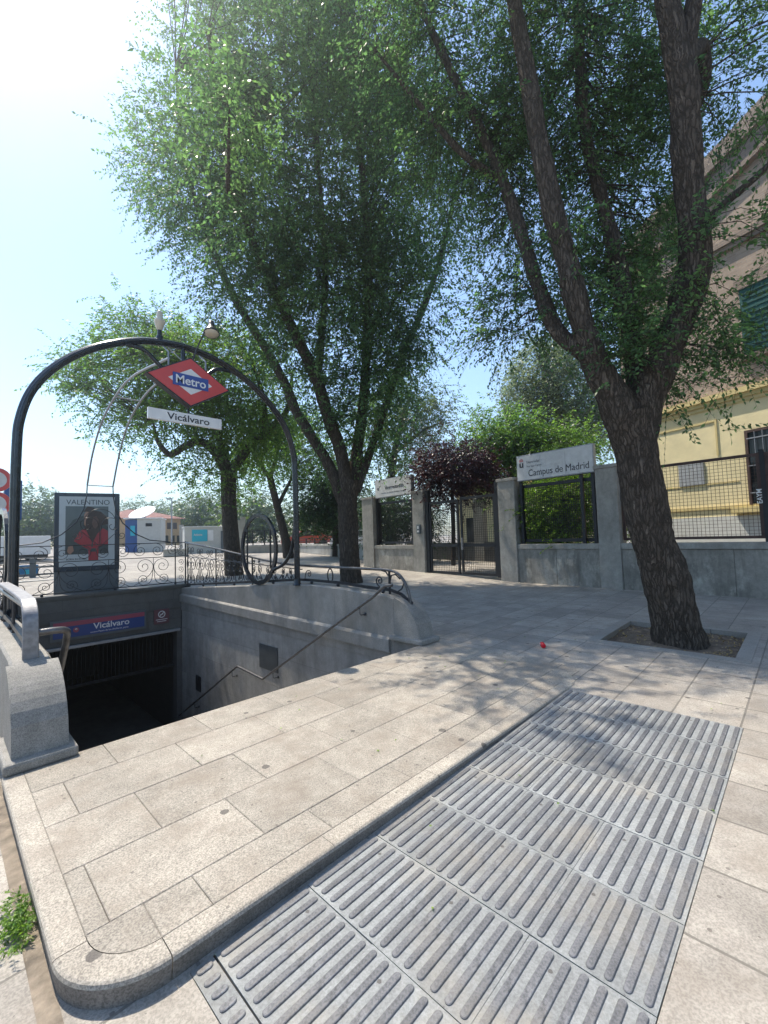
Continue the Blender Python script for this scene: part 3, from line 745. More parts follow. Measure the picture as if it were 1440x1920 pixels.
# twin bars sweeping back to the far railing
for s in (-1, 1):
    mb = MB(); mb.tube(cr([(2.94+s*.29, YR, 3.17), (2.93+s*.29, 12.7, 3.9), (2.9+s*.27, 11.8, 4.5), (2.86+s*.25, 10.6, 4.82), (2.8+s*.24, 9.2, 4.86), (2.78+s*.22, 7.3, 4.62)], 6), .022, 8)
    wp(mb.build('sweeping_bar', M_greybar), t)
mb = MB(); mb.tube([(2.65, YR, 3.17), (3.23, YR, 3.17)], .012, 6); mb.tube([(2.63, 10.6, 4.82), (3.09, 10.6, 4.82)], .015, 6); wp(mb.build('cross_bar', M_greybar), t)

# diamond sign
SY = 7.0
t = thing('metro_sign', 'red diamond station sign with a blue name bar hanging from the arch', 'sign', (2.77, SY, 4.17))
def dia(w, h, y0, y1, mat, nm):
    mb = MB(); mb.prism([(2.77-w, 4.175), (2.77, 4.175-h), (2.77+w, 4.175), (2.77, 4.175+h)], 'y', y0, y1); wp(mb.build(nm, mat), t)
M_bolt = plain('bolt_steel', (.3, .3, .3), .4, .8, bs=0)
dia(.655, .405, SY-.05, SY+.08, M_iron, 'frame'); dia(.625, .38, SY-.062, SY-.051, M_red, 'red_face'); dia(.345, .21, SY-.068, SY-.063, M_white, 'white_diamond')
mb = MB(); mb.box(2.77-.28, 2.77+.28, SY-.074, SY-.069, 4.175-.10, 4.175+.10); wp(mb.build('blue_bar', M_blue), t)
o = text('Metro', .19, M_white, bold=.0025, width=.47); frame(o, (1, 0, 0), (0, 0, 1), (2.77-.235, SY-.077, 4.175-.062)); wp(o, t)
mb = MB()
for x in (2.47, 3.06): mb.tube([(x, SY+.05, 4.36), (x, SY+.05, 4.62), (x, AY, 4.8)], .014, 6)
mb.tube([(2.77, SY+.1, 4.5), (2.55, AY, 4.8)], .01, 6); wp(mb.build('hanger', M_greybar), t)
t = thing('name_plate', 'long white plate reading the station name under the red diamond sign', 'sign', (2.72, SY, 3.57))
mb = MB(); mb.box(2.15, 3.29, SY-.03, SY+.02, 3.49, 3.66); wp(mb.build('plate', M_white, bevel=.003), t)
o = text('Vicálvaro', .15, M_txt, bold=.0015, width=.66); frame(o, (1, 0, 0), (0, 0, 1), (2.42, SY-.032, 3.525)); wp(o, t)
mb = MB(); mb.tube([(2.77, SY+.03, 3.62), (2.77, SY+.06, 3.85)], .012, 6); wp(mb.build('hanger', M_iron), t)
# bell lamp in front of the sign
t = thing('bell_lamp', 'dark bell shaped lamp on a curved arm above the red diamond', 'lamp', (2.86, SY, 4.6))
LX, LY, LZ = 3.06, 6.82, 5.02
tl = Matrix.Rotation(math.radians(-16), 4, 'X')@Matrix.Rotation(math.radians(6), 4, 'Y')
mb = MB(); mb.lathe([(.125, .0), (.128, .012), (.105, .05), (.075, .10), (.058, .135), (.05, .19), (.046, .24), (.02, .262), (.0, .264)], (LX, LY, LZ), 24, 0, tl); wp(mb.build('lamp_shade', M_iron), t)
mb = MB(); mb.lathe([(.0, .006), (.112, .004), (.112, -.004), (.06, -.03), (0, -.036)], (LX, LY, LZ), 20, 0, tl); wp(mb.build('glass', M_lamp), t)
mb = MB(); mb.tube(cr([(2.83, 7.0, 4.56), (2.88, 6.98, 4.75), (2.93, 6.9, 4.93), (2.97, 6.82, 5.05), (3.03, 6.75, 5.06)], 5), .013, 8); wp(mb.build('arm', M_iron), t)
t = thing('finial_lamp', 'pale stacked insulator shaped beacon on top of the arch', 'lamp', (2.38, AY, 4.86))
mb = MB(); mb.lathe([(.05, 0), (.05, .1), (.035, .12), (.035, .2)], (2.42, AY, 4.84), 12); wp(mb.build('socket', M_arch), t)
mb = MB(); mb.lathe([(.03, .2), (.055, .24), (.07, .3), (.085, .33), (.085, .36), (.045, .4), (.045, .44), (.04, .5), (.02, .53), (0, .535)], (2.42, AY, 4.84), 16); wp(mb.build('beacon', M_lamp), t)

# ------------------------------------------------------------------ campus wall
W0 = np.array([11.61, .67]); WT = np.array([.0741, .99725]); WN = np.array([WT[1], -WT[0]])   # WN points away from camera (behind the wall)
cw = thing('campus_wall', 'long grey concrete boundary wall with tall square pillars', 'wall', (11.8, 4, .1))
CWM = Matrix(((WT[0], WN[0], 0, W0[0]), (WT[1], WN[1], 0, W0[1]), (0, 0, 1, 0), (0, 0, 0, 1)))   # local (s, depth, z)
def cwz(s): p = W0+WT*s; return gz(p[0], p[1])-.05
def wbox(mb, s0, s1, d0, d1, z0, z1, mi=0): mb.box(s0, s1, d0, d1, z0, z1, mi, CWM)
TP = 3.27
def pillar(s0, s1, label=None):
    mb = MB(); wbox(mb, s0, s1, -.06, .36, cwz(s0), TP-.09); wp(mb.build('pillar', M_concP, bevel=.012), cw)
    mb = MB(); wbox(mb, s0-.03, s1+.03, -.09, .39, TP-.088, TP); wp(mb.build('pillar_cap', M_concP, bevel=.01), cw)
for a, b in ((2.68, 3.2), (5.56, 6.14), (9.3, 9.86), (12.15, 12.85), (-3.3, -2.8)): pillar(a, b)
def low(s0, s1):
    mb = MB(); n = max(1, int(round((s1-s0)/1.15))); w = (s1-s0)/n
    for i in range(n): wbox(mb, s0+i*w+.004, s0+(i+1)*w-.004, .0, .3, cwz(s0), 1.12)
    wbox(mb, s0, s1, .02, .28, cwz(s0), 1.10, 0)
    wp(mb.build('low_wall', M_conc, bevel=.006), cw)
    mb = MB(); wbox(mb, s0+.001, s1-.001, -.035, .33, 1.125, 1.27); wp(mb.build('coping', M_concP, bevel=.012), cw)
low(-2.8, 2.68); low(3.2, 5.56); low(9.86, 12.15); low(-9, -3.3)
def mesh_panel(name, label, s0, s1, z0, z1, d, cell=.075, mat=None, fr=.03, wire=.0035, group=None, dy=.0):
    mat = mat or M_rust
    p = W0+WT*s0+WN*d; t = thing(name, label, 'fence panel', (p[0], p[1], z0), 0, group)
    mb = MB()
    for (a, b, c_, e) in ((s0, s1, z0, z0+2*fr), (s0, s1, z1-2*fr, z1), (s0, s0+2*fr, z0+2*fr, z1-2*fr), (s1-2*fr, s1, z0+2*fr, z1-2*fr)): wbox(mb, a, b, d-fr, d+fr, c_, e)
    wp(mb.build('frame', mat), t)
    mb = MB()
    for s in np.arange(s0+2*fr+cell/2, s1-2*fr, cell): wbox(mb, s-wire, s+wire, d-wire, d+wire, z0+2*fr, z1-2*fr)
    for z in np.arange(z0+2*fr+cell/2, z1-2*fr, cell): wbox(mb, s0+2*fr, s1-2*fr, d+wire, d+3*wire, z-wire, z+wire)
    wp(mb.build('wire_mesh', mat), t)
    return t
M_ironb = plain('blackened_iron', (.014, .016, .020), .5, .2)
mesh_panel('mesh_fence', 'rust brown framed wire mesh fence right of the leaning trunk', -.02, 2.66, 1.34, 3.1, .15)
mesh_panel('mesh_fence', 'rust brown wire mesh fence at the right edge of the photo', -2.78, -.10, 1.34, 3.1, .15)
mb = MB(); wbox(mb, -.10, -.02, .11, .19, 1.27, 3.16); tag(mb.build('fence_post', M_ironb), 'dark fence post with scribbled paint between two mesh panels', 'post')
# graffiti marks on the post
fp = bpy.data.objects['fence_post']
o = text('EAYM', .12, M_white, name='scribble', bold=.002); frame(o, (0, 0, 1), (WT[0], WT[1], 0), tuple(CWM@Vector((-.02, .105, 2.05)))); o.parent = fp
o2 = o
mesh_panel('mesh_window', 'black framed mesh panel under the campus sign by the bright hedge', 3.26, 5.5, 1.32, 3.02, .22, .06, M_ironb, .045, .004)
mesh_panel('mesh_window', 'black framed mesh panel under the smaller sign left of the gate', 9.95, 12.08, 1.32, 3.02, .22, .06, M_ironb, .045, .004)
for s in (3.32, 3.62, 5.42, 10.0, 12.05): mb = MB(); wbox(mb, s-.04, s+.04, .08, .16, 1.27, 3.3); wp(mb.build('steel_post', M_ironb), cw)
# gate
gt = thing('campus_gate', 'black steel gate with square mesh and two leaves between pillars', 'gate', tuple((W0+WT*7.7))+(.15,))
zg = cwz(7.7)+.07
for a_, b_ in ((6.18, 6.30), (9.12, 9.26)): mb = MB(); wbox(mb, a_, b_, .0, .14, zg, 3.22); wp(mb.build('gate_post', M_ironb), gt)
def leaf_(s0, s1, zt_):
    mb = MB()
    for (a, b, c_, e) in ((s0, s1, zg+.03, zg+.11), (s0, s1, zt_-.09, zt_), (s0, s1, 1.20, 1.30), (s0, s0+.07, zg+.11, zt_-.09), (s1-.07, s1, zg+.11, zt_-.09)): wbox(mb, a, b, .03, .09, c_, e)
    f = wp(mb.build('gate_leaf', M_ironb), gt)
    mb = MB(); w = .004
    for s in np.arange(s0+.11, s1-.07, .075): wbox(mb, s-w, s+w, .055, .063, zg+.1, zt_-.09)
    for z in np.arange(zg+.15, zt_-.09, .075): wbox(mb, s0+.07, s1-.07, .064, .072, z-w, z+w)
    g = mb.build('gate_mesh', M_ironb); g.parent = f
leaf_(6.32, 7.70, 2.86); leaf_(7.78, 9.10, 2.80)
mb = MB(); wbox(mb, 7.60, 7.66, -.03, .03, 1.1, 1.5); wp(mb.build('handle', M_steel), gt)
# signs
def banner(s0, s1, z0, z1, label, d=-.02):
    p = W0+WT*s0; t = thing('campus_sign', label, 'sign', (p[0], p[1], z0))
    mb = MB(); wbox(mb, s0, s1, d, d+.16, z0, z1); wp(mb.build('light_box', M_greybar, bevel=.01), t)
    mb = MB(); n = 3; w = (s1-s0-.04)/n
    for i in range(n): wbox(mb, s0+.02+i*w+.002, s0+.02+(i+1)*w-.002, d-.008, d-.001, z0+.03, z1-.03)
    wp(mb.build('face', M_whited), t); return t
def wtext(s, size, mat, s_at, z, d, t, width=None, bold=0., name='lettering'):
    o = text(s, size, mat, name=name, bold=bold, width=width); q = CWM@Vector((s_at, d, z))
    frame(o, (-WT[0], -WT[1], 0), (0, 0, 1), tuple(q)); wp(o, t)
M_txg = emitless('letter_grey', (.16, .16, .17), .5)
t = banner(3.22, 5.46, 3.12, 3.88, 'white campus sign with black lettering above the dark hedge panel')
wtext('Campus de Madrid', .27, M_txt, 5.08, 3.24, -.03, t, 1.74, .0)
wtext('Universidad', .10, M_txg, 5.12, 3.62, -.03, t, .40, .001); wtext('Rey Juan Carlos', .09, M_txg, 5.12, 3.50, -.03, t, .46)
wtext('u', .27, M_txt, 5.36, 3.52, -.03, t, .13, .008)
mb = MB()
for (a, b, c_, e) in ((-.06, .06, 0, .018), (-.008, .008, .018, .085), (-.055, -.03, .03, .06), (.03, .055, .03, .06), (-.03, .03, .05, .066)): wbox(mb, 5.295+a, 5.295+b, -.034, -.03, 3.69+c_, 3.69+e)
wp(mb.build('crown_emblem', M_red), t)
t = banner(9.9, 12.0, 3.18, 3.92, 'white campus sign partly hidden by a twig left of the gate')
wtext('Vicerrectorado', .2, M_txt, 11.4, 3.5, -.03, t, 1.1, .002); wtext('Facultad de Ciencias Jurídicas y Sociales', .07, M_txg, 11.6, 3.34, -.03, t, 1.4)
wtext('u', .2, M_txt, 11.85, 3.5, -.03, t, .1, .006)
# intercom
t = thing('intercom', 'small grey intercom box on the pillar left of the gate', 'intercom', tuple(W0+WT*9.5)+(1.7,))
mb = MB(); wbox(mb, 9.44, 9.62, -.12, -.062, 1.68, 2.02); wp(mb.build('housing', M_boxg, bevel=.01), t)
mb = MB(); wbox(mb, 9.49, 9.57, -.128, -.121, 1.86, 1.96); wbox(mb, 9.49, 9.57, -.128, -.121, 1.74, 1.80); wp(mb.build('keypad', M_alu), t)

# ------------------------------------------------------------------ yellow brick campus building
az = math.radians(69.6); BD = np.array([math.cos(az), math.sin(az)])     # along the facade, away
BA = np.array([16.6, 3.6]); BNn = np.array([BD[1], -BD[0]])              # into the building
def bpt(px, py):
    q = onp(px, py, (BA[0], BA[1], 0), (BNn[0], BNn[1], 0)); return float((q[:2]-BA)@BD), float(q[2])
BM = Matrix(((BD[0], 0, BNn[0], BA[0]), (BD[1], 0, BNn[1], BA[1]), (0, 1, 0, 0), (0, 0, 0, 1)))   # local x along, y up, z into the building
bl = thing('campus_building', 'yellow rendered and brick campus building with a tall gable', 'building', (BA[0], BA[1], 0))
def bobj(mb, nm, mat, par=bl, bevel=0):
    o = mb.build(nm, mat, bevel=bevel); o.matrix_world = BM; bpy.context.view_layer.update()
    o.parent = par
    if par.type == 'EMPTY': o.matrix_parent_inverse = (Matrix.Translation(par.location)).inverted(); o.matrix_basis = BM
    return o
s_c, z_c = bpt(1225, 782); s_r, z_r = bpt(1440, 722)
sE = 0.9; sR = -14.0
zco = (z_c+z_r)/2
z_pl = bpt(1259, 973)[1]
print('BUILD cornice', z_c, z_r, 'plinth', z_pl, 'gable', bpt(1320, 345), bpt(1440, 225), 'belt', bpt(1320, 480), bpt(1440, 425), 'win', bpt(1385, 540), bpt(1385, 672), bpt(1405, 812), bpt(1412, 945), 'plq', bpt(1273, 875), bpt(1322, 905))
def bb(mb, x0, x1, y0, y1, z0, z1): mb.box(x0, x1, y0, y1, z0, z1)
gs1, gz1 = bpt(1320, 345); gs2, gz2 = bpt(1440, 225)
slope = (gz2-gz1)/(gs1-gs2)
zeave = gz1-slope*(sE-gs1); sPk = -5.2; zpk = zeave+slope*(sE-sPk)
mb = MB(); mb.prism([(sR, .0), (sE, .0), (sE, zco), (sR, zco)], 'z', 0, .4); bobj(mb, 'ground_floor_wall', M_yel)
mb = MB(); mb.prism([(2*sPk-sE, zco), (sE, zco), (sE, zeave), (sPk, zpk), (2*sPk-sE, zeave)], 'z', .03, .4); bobj(mb, 'brick_wall', M_brick)
mb = MB(); w = .34
mb.prism([(sE+.18, zeave-.15), (sPk, zpk+.0), (sPk, zpk+w*1.6), (sE+.18, zeave-.15+w*1.6)], 'z', -.28, 6); mb.prism([(sE+.04, zeave-.8), (sPk, zpk-.65), (sPk, zpk+.0), (sE+.1, zeave-.08)], 'z', -.16, .02)
bobj(mb, 'gable_cornice', M_brickd)
mb = MB(); mb.prism([(sPk, zpk), (2*sPk-sE, zeave), (2*sPk-sE, zeave+.5), (sPk, zpk+.5)], 'z', -.28, 6); bobj(mb, 'gable_cornice', M_brickd)
mb = MB(); bb(mb, sE-.001, sE+.3, 0, zeave, .4, 9); bobj(mb, 'end_wall', M_brick)
zb_ = bpt(1390, 447)[1]
mb = MB(); bb(mb, sR, sE+.05, zb_, zb_+.16, -.12, .028); bb(mb, sR, sE+.02, zb_-.14, zb_, -.06, .028); bobj(mb, 'brick_belt', M_brickd)
mb = MB(); bb(mb, sR, sE+.06, zco-.02, zco+.13, -.16, .0); bb(mb, sR, sE+.03, zco-.14, zco-.02, -.09, -.0); bb(mb, sR, sE+.02, zco-.26, zco-.22, -.04, 0); bobj(mb, 'cornice', M_yeld)
mb = MB(); bb(mb, sR, sE+.04, .0, z_pl, -.05, -.001); bobj(mb, 'plinth', M_plinth)
mb = MB(); bb(mb, sR, sE+.02, z_pl+.22, z_pl+.30, -.05, 0); bobj(mb, 'base_trim', M_yeld)
sw, zw1 = bpt(1385, 545); _, zw0 = bpt(1385, 672)
wv = thing if False else None
mb = MB(); bb(mb, sw-2.2, sw, zw0, zw1, .0, .029); o_w = bobj(mb, 'window', M_green_w)
mb = MB()
for i in range(12): bb(mb, sw-2.15, sw-.05, zw0+.08+i*(zw1-zw0-.1)/12, zw0+.11+i*(zw1-zw0-.1)/12, -.02, -.001)
oo = mb.build('shutter_slats', M_green_w); oo.parent = o_w
mb = MB(); bb(mb, sw-2.3, sw+.12, zw0-.14, zw0-.002, -.14, .0); oo = mb.build('sill', M_brickd); oo.parent = o_w
mb = MB(); bb(mb, sw-2.3, sw+.1, zw1, zw1+.32, -.04, .0); oo = mb.build('lintel', M_brickd); oo.parent = o_w
# ground floor window (dark, barred)
s2, z2 = bpt(1403, 812); _, z3 = bpt(1411, 946)
mb = MB(); bb(mb, s2-1.6, s2, z3, z2, -.03, -.004); o_w = bobj(mb, 'window', M_glassd)
mb = MB(); bb(mb, s2, s2+.07, z3, z2+.07, -.07, -.004); bb(mb, s2-1.67, s2, z2, z2+.07, -.07, -.004); oo = mb.build('frame', M_rust); oo.parent = o_w
mb = MB()
for i in range(9): bb(mb, s2-.18*(i+1)-.006, s2-.18*(i+1)+.006, z3, z2, -.12, -.096)
for k in range(3): bb(mb, s2-1.6, s2, z3+.3+k*.75, z3+.33+k*.75, -.13, -.121)
oo = mb.build('bars', M_greybar); oo.parent = o_w
mb = MB(); bb(mb, s2-1.75, s2+.45, z3-.22, z3-.05, -.22, -.004); oo = mb.build('sill', M_yeld); oo.parent = o_w
# recessed moulding lines
mb = MB(); za = bpt(1300, 800)[1]; bb(mb, s2+.75, sE-.1, za, za+.05, -.03, -.001); bb(mb, s2+.75, s2+.80, za-1.0, za, -.03, -.001); zc2 = bpt(1340, 908)[1]; bb(mb, s2+.3, sE-.1, zc2, zc2+.035, -.02, -.001)
bobj(mb, 'trim_lines', M_yeld)
s4, z4 = bpt(1273, 873); s5, z5 = bpt(1322, 908)
pq = MB(); bb(pq, s5, s4, z5, z4, -.05, -.004)
pq = bobj(pq, 'wall_plaque', plain('plaque_grey', (.36, .37, .38), .3, var=.05, bs=0, dirt=.15)); pq.parent = None; pq.matrix_world = BM; tag(pq, 'grey rectangular plaque on the yellow wall behind the mesh fence', 'plaque')

# low yellow pavilion behind the gate, with court
pv = thing('yellow_pavilion', 'low yellow flat roofed pavilion seen through and over the gate', 'building', (19.5, 10, 0))
A = P(852, 1000, 27.0); B = P(1010, 1000, 23.5)
pd = np.array([B[0]-A[0], B[1]-A[1]]); L = np.linalg.norm(pd); pd /= L; pn = np.array([-pd[1], pd[0]]);
if pn@FWD[:2] < 0: pn = -pn
PM = Matrix(((pd[0], pn[0], 0, A[0]), (pd[1], pn[1], 0, A[1]), (0, 0, 1, 0), (0, 0, 0, 1)))
ztp = hz(A[0], A[1], 918)
mb = MB(); mb.box(.25, L+2, .0, 5, 0, ztp-.32, 0, PM); wp(mb.build('wall', M_yel), pv)
mb = MB(); mb.box(-.1, L+2.2, -.35, 5.2, ztp-.315, ztp-.12, 0, PM); mb.box(.35, L+2, -.15, 5, ztp-.118, ztp+.32, 0, PM); wp(mb.build('roof_band', M_yeld), pv)
for i in range(3): mb = MB(); mb.box(.9+i*1.9, 1.9+i*1.9, -.03, -.004, .9, 2.6, 0, PM); wp(mb.build('window', M_glassd), pv)
iw = thing('court_wall', 'low dark stone wall with a concrete post inside the gate', 'wall', (15, 8.5, 0))
A2 = P(795, 1045, 22.5); B2 = P(965, 1040, 19.5); d2 = np.array([B2[0]-A2[0], B2[1]-A2[1]]); L2 = np.linalg.norm(d2); d2 /= L2
n2 = np.array([-d2[1], d2[0]]); n2 = n2 if n2@FWD[:2] > 0 else -n2
IM = Matrix(((d2[0], n2[0], 0, A2[0]), (d2[1], n2[1], 0, A2[1]), (0, 0, 1, 0), (0, 0, 0, 1)))
mb = MB(); mb.box(-1, L2+1, 0, .3, 0, 1.22, 0, IM); wp(mb.build('low_wall', M_grand), iw)
mb = MB(); sx = L2*.60; mb.box(sx, sx+.5, -.05, .4, 0, 3.3, 0, IM); wp(mb.build('post', M_concP, bevel=.02), iw)

# ------------------------------------------------------------------ leaves and trees
def leafmesh(name, pos, dr, nr, ln, wd, mat, parent=None):
    """pos, dr (unit axis), nr (normal), ln, wd : arrays -> one mesh of diamond leaves"""
    n = len(pos); sd_ = np.cross(dr, nr); sd_ /= (np.linalg.norm(sd_, axis=1, keepdims=True)+1e-9)
    nn = np.cross(sd_, dr)
    L = ln[:, None]; W = wd[:, None]
    v = np.empty((n, 4, 3)); v[:, 0] = pos; v[:, 1] = pos+dr*L*.42+sd_*W*.5+nn*L*.05; v[:, 2] = pos+dr*L-nn*L*.08; v[:, 3] = pos+dr*L*.42-sd_*W*.5+nn*L*.05
    me = bpy.data.meshes.new(name); me.vertices.add(n*4); me.vertices.foreach_set('co', v.reshape(-1).astype(np.float32))
    me.loops.add(n*4); me.loops.foreach_set('vertex_index', np.arange(n*4, dtype=np.int32))
    me.polygons.add(n); me.polygons.foreach_set('loop_start', np.arange(0, n*4, 4, dtype=np.int32))
    try: me.polygons.foreach_set('loop_total', np.full(n, 4, dtype=np.int32))
    except Exception: pass
    me.materials.append(mat); me.update(calc_edges=True); me.validate()
    o = bpy.data.objects.new(name, me); COL.objects.link(o)
    return o
def unit(a): return a/(np.linalg.norm(a, axis=-1, keepdims=True)+1e-9)
def sprays(centers, spread, ntw, L, M, leaf, out, droop=.25, flat=.55, seed=0, limbpts=None):
    """twigs round cluster centres; returns twig bases/tips and leaf arrays"""
    rg = np.random.default_rng(seed)
    n = len(centers)*ntw
    c = np.repeat(centers, ntw, 0); o = np.repeat(out, ntw, 0)
    base = c+rg.normal(0, 1, (n, 3))*spread
    d = unit(o*.8+rg.normal(0, .6, (n, 3))+np.array([0, 0, -.05]))
    ll = L*rg.uniform(.5, 1.25, n)
    tt = (np.arange(M)+.6)/M
    T = np.repeat(tt[None], n, 0)
    pos = base[:, None]+d[:, None]*(ll[:, None]*T)[..., None]
    pos[..., 2] -= droop*(ll[:, None]*T**2)
    sid = unit(np.cross(d, np.array([0, 0, 1.])+rg.normal(0, .3, (n, 3))))
    sg = np.where(np.arange(M) % 2 == 0, 1, -1)[None, :, None]
    dl = unit(d[:, None]*.55+sid[:, None]*sg*.75+rg.normal(0, .28, (n, M, 3))+np.array([0, 0, -.5]))
    nl = unit(np.array([0, 0, 1.])*flat+rg.normal(0, .55, (n, M, 3)))
    ln = leaf*rg.uniform(.65, 1.2, (n, M)); wd = ln*rg.uniform(.42, .56, (n, M))
    ti = base+d*ll[:, None]; ti[:, 2] -= droop*ll
    return base, ti, pos.reshape(-1, 3), dl.reshape(-1, 3), nl.reshape(-1, 3), ln.reshape(-1), wd.reshape(-1)
def sticks(mb, A, B, r0, r1):
    """thin three sided twigs, vectorised"""
    n = len(A); d = unit(B-A); u = unit(np.cross(d, np.array([.3, .2, 1.]))); w = np.cross(d, u); vs = np.empty((n, 6, 3))
    for k in range(3):
        a = 2*PI*k/3; q = u*math.cos(a)+w*math.sin(a); vs[:, k] = A+q*r0; vs[:, 3+k] = B+q*r1
    base = len(mb.v); mb.v += [tuple(x) for x in vs.reshape(-1, 3).tolist()]
    for i in range(n):
        o = base+i*6
        for k in range(3): mb.f.append((o+k, o+(k+1) % 3, o+3+(k+1) % 3, o+3+k)); mb.m.append(0); mb.sm.append(True)
def barkdisp(mb, v0, amp, fz=1.4, fx=7.):
    for i in range(v0, len(mb.v)): pass
def tree(name, label, cat, base, limbs, blobs, leaf=.07, twig=.5, M=12, mat=None, bark=None, seed=1, cpb=1.0, ntw=8, spread=.28, droop=.25, group=None, trunk_n=14, rough=0., links=True, hang=0.):
    """limbs: list of (points, radii); blobs: (centre, (rx, ry, rz), number of clusters)"""
    rg = np.random.default_rng(seed)
    t = thing(name, label, cat, base, 0, group)
    mb = MB(); LP = []
    for (pts, rad) in limbs:
        k = 5; c = cr(pts, k); rr = interp(rad, k)
        if rough > 0:
            # finer tube with fissured surface
            c2 = cr(c, 5)[:]; r2 = interp(rr, 5); nn = 56 if max(rad) > .16 else 24
            v0 = len(mb.v); mb.tube(c2, r2, nn, 0)
            for ii in range(len(c2)):
                ctr = Vector(map(float, c2[ii])); 
                for jj in range(nn):
                    q = Vector(mb.v[v0+ii*nn+jj]); dirv = q-ctr; rr_ = dirv.length
                    if rr_ < 1e-6: continue
                    pz = Vector((q.x*8.5, q.y*8.5, q.z*1.6)); pz2 = Vector((q.x*22, q.y*22, q.z*5))
                    f = (math.sin(5*math.atan2(dirv.y, dirv.x)+1.3)*.9+.9)*max(0., 1-(q.z-c2[0][2])/.75)*(1 if max(rad) > .38 else 0)+noise.noise(pz)*.65+abs(noise.noise(pz2))*.8-.25+noise.noise(q*1.7)*.9
                    mb.v[v0+ii*nn+jj] = tuple(ctr+dirv*(1+min(.16, rough/rr_)*f))
        else: mb.tube(c, rr, trunk_n, 0)
        LP += [np.array(p, float) for p in c]
    wp(mb.build('trunk', bark or M_bark2), t)
    LPa = np.array(LP)
    mbt = MB(); C_, O_ = [], []
    for (bc, br, nc) in blobs:
        bc = np.array(bc, float); br = np.array(br, float); nc = int(nc*cpb)
        q = unit(rg.normal(0, 1, (nc, 3)))*(rg.uniform(.12, 1, (nc, 1))**.42)
        C_.append(bc+q*br); O_.append(unit(q*br+np.array([0, 0, .25])))
    C_ = np.concatenate(C_); O_ = np.concatenate(O_)
    if hang: O_ = unit(O_+np.array([0, 0, -hang]))
    if links:
        up = LPa[int(len(LPa)*.0):]
        for i in range(len(C_)):
            dd = np.linalg.norm((up-C_[i])*np.array([1, 1, 1.25])+np.array([0, 0, 0]), axis=1)+np.where(up[:, 2] > C_[i][2]+.1, 1.2, 0)
            j = int(dd.argmin()); a = up[j]; e = C_[i]; m_ = (a+e)/2+rg.normal(0, .08, 3)*np.linalg.norm(e-a)+np.array([0, 0, .06*np.linalg.norm(e-a)])
            r0 = min(.026, .004+.006*np.linalg.norm(e-a)); mbt.tube([a, (a*.6+m_*.4+(0, 0, .03)), m_, e, e+O_[i]*twig*.5], [r0, r0*.8, r0*.6, r0*.35, r0*.15], 5, 0, cap=False)
    base_, tip_, pos, dl, nl, ln, wd = sprays(C_, spread, ntw, twig, M, leaf, O_, droop, seed=seed)
    sticks(mbt, base_, tip_, .004, .0015)
    wp(mbt.build('branches', bark or M_bark2), t)
    wp(leafmesh('foliage', pos, dl, nl, ln, wd, mat or M_leafA), t)
    return t
def V(px, py, d): return tuple(P(px, py, d))
def B_(px, py, d, rpx, rpy, rd, n):
    """ellipsoid: centre on a sight line at real distance d; radii in metres from sizes there"""
    k = d/FPX; return (V(px, py, d), ((rpx*k*.5+rd*.5), (rpx*k*.5+rd*.5), rpy*k), n)

# near leaning tree on the right
b1 = ground_at(1275, 1200); D1 = float((b1-CAMP)@FWD)
T1 = [
 ([V(1282, 1240, D1), V(1273, 1200, D1), V(1253, 1100, D1), V(1222, 1000, D1), V(1203, 910, D1), V(1188, 828, D1), V(1178, 775, D1)], [0.360, 0.329, 0.284, 0.275, 0.252, 0.275, 0.288]),
 ([V(1184, 840, D1), V(1156, 760, D1), V(1120, 690, D1), V(1092, 610, D1), V(1068, 510, D1+.1), V(1038, 400, D1+.2), V(1010, 260, D1+.3), V(985, 120, D1+.4), V(960, -20, D1+.5), V(935, -200, D1+.6)], [0.221, 0.221, 0.175, 0.158, 0.147, 0.140, 0.131, 0.124, 0.101, 0.069]),
 ([V(1192, 840, D1), V(1208, 760, D1), V(1245, 670, D1-.05), V(1283, 570, D1-.1), V(1304, 480, D1-.15), V(1296, 390, D1-.2), V(1287, 280, D1-.25), V(1282, 160, D1-.3), V(1262, 60, D1-.3), V(1240, -60, D1-.3), V(1225, -220, D1-.3)], [0.239, 0.247, 0.209, 0.197, 0.194, 0.175, 0.175, 0.170, 0.155, 0.131, 0.101]),
 ([V(1280, 170, D1-.3), V(1292, 60, D1-.35), V(1310, -60, D1-.4), V(1330, -220, D1-.4)], [0.127, 0.111, 0.095, 0.071]),
 ([V(1192, 810, D1+.1), V(1192, 700, D1+.35), V(1180, 600, D1+.6), V(1155, 480, D1+.8), V(1122, 350, D1+1), V(1095, 230, D1+1.2), V(1085, 60, D1+1.4), V(1080, -120, D1+1.6)], [0.158, 0.142, 0.131, 0.119, 0.103, 0.095, 0.079, 0.048]),
 ([V(1095, 660, D1+.05), V(1045, 620, D1+.3), V(1010, 540, D1+.6), V(975, 430, D1+.9), V(940, 330, D1+1.2), V(890, 220, D1+1.5), V(820, 80, D1+1.8), V(760, -60, D1+2.1)], [0.127, 0.111, 0.103, 0.099, 0.091, 0.079, 0.063, 0.040]),
 ([V(945, 340, D1+1.2), V(870, 290, D1+1.3), V(790, 200, D1+1.4), V(700, 90, D1+1.5)], [0.063, 0.056, 0.040, 0.023]),
 ([V(1295, 470, D1-.1), V(1340, 400, D1-.3), V(1420, 330, D1-.5), V(1500, 250, D1-.7)], [0.079, 0.056, 0.040, 0.023]),
 ([V(1290, 110, D1-.3), V(1315, 90, D1), V(1320, 150, D1+.1), V(1310, 200, D1+.2)], [0.095, 0.095, 0.079, 0.040]),
]
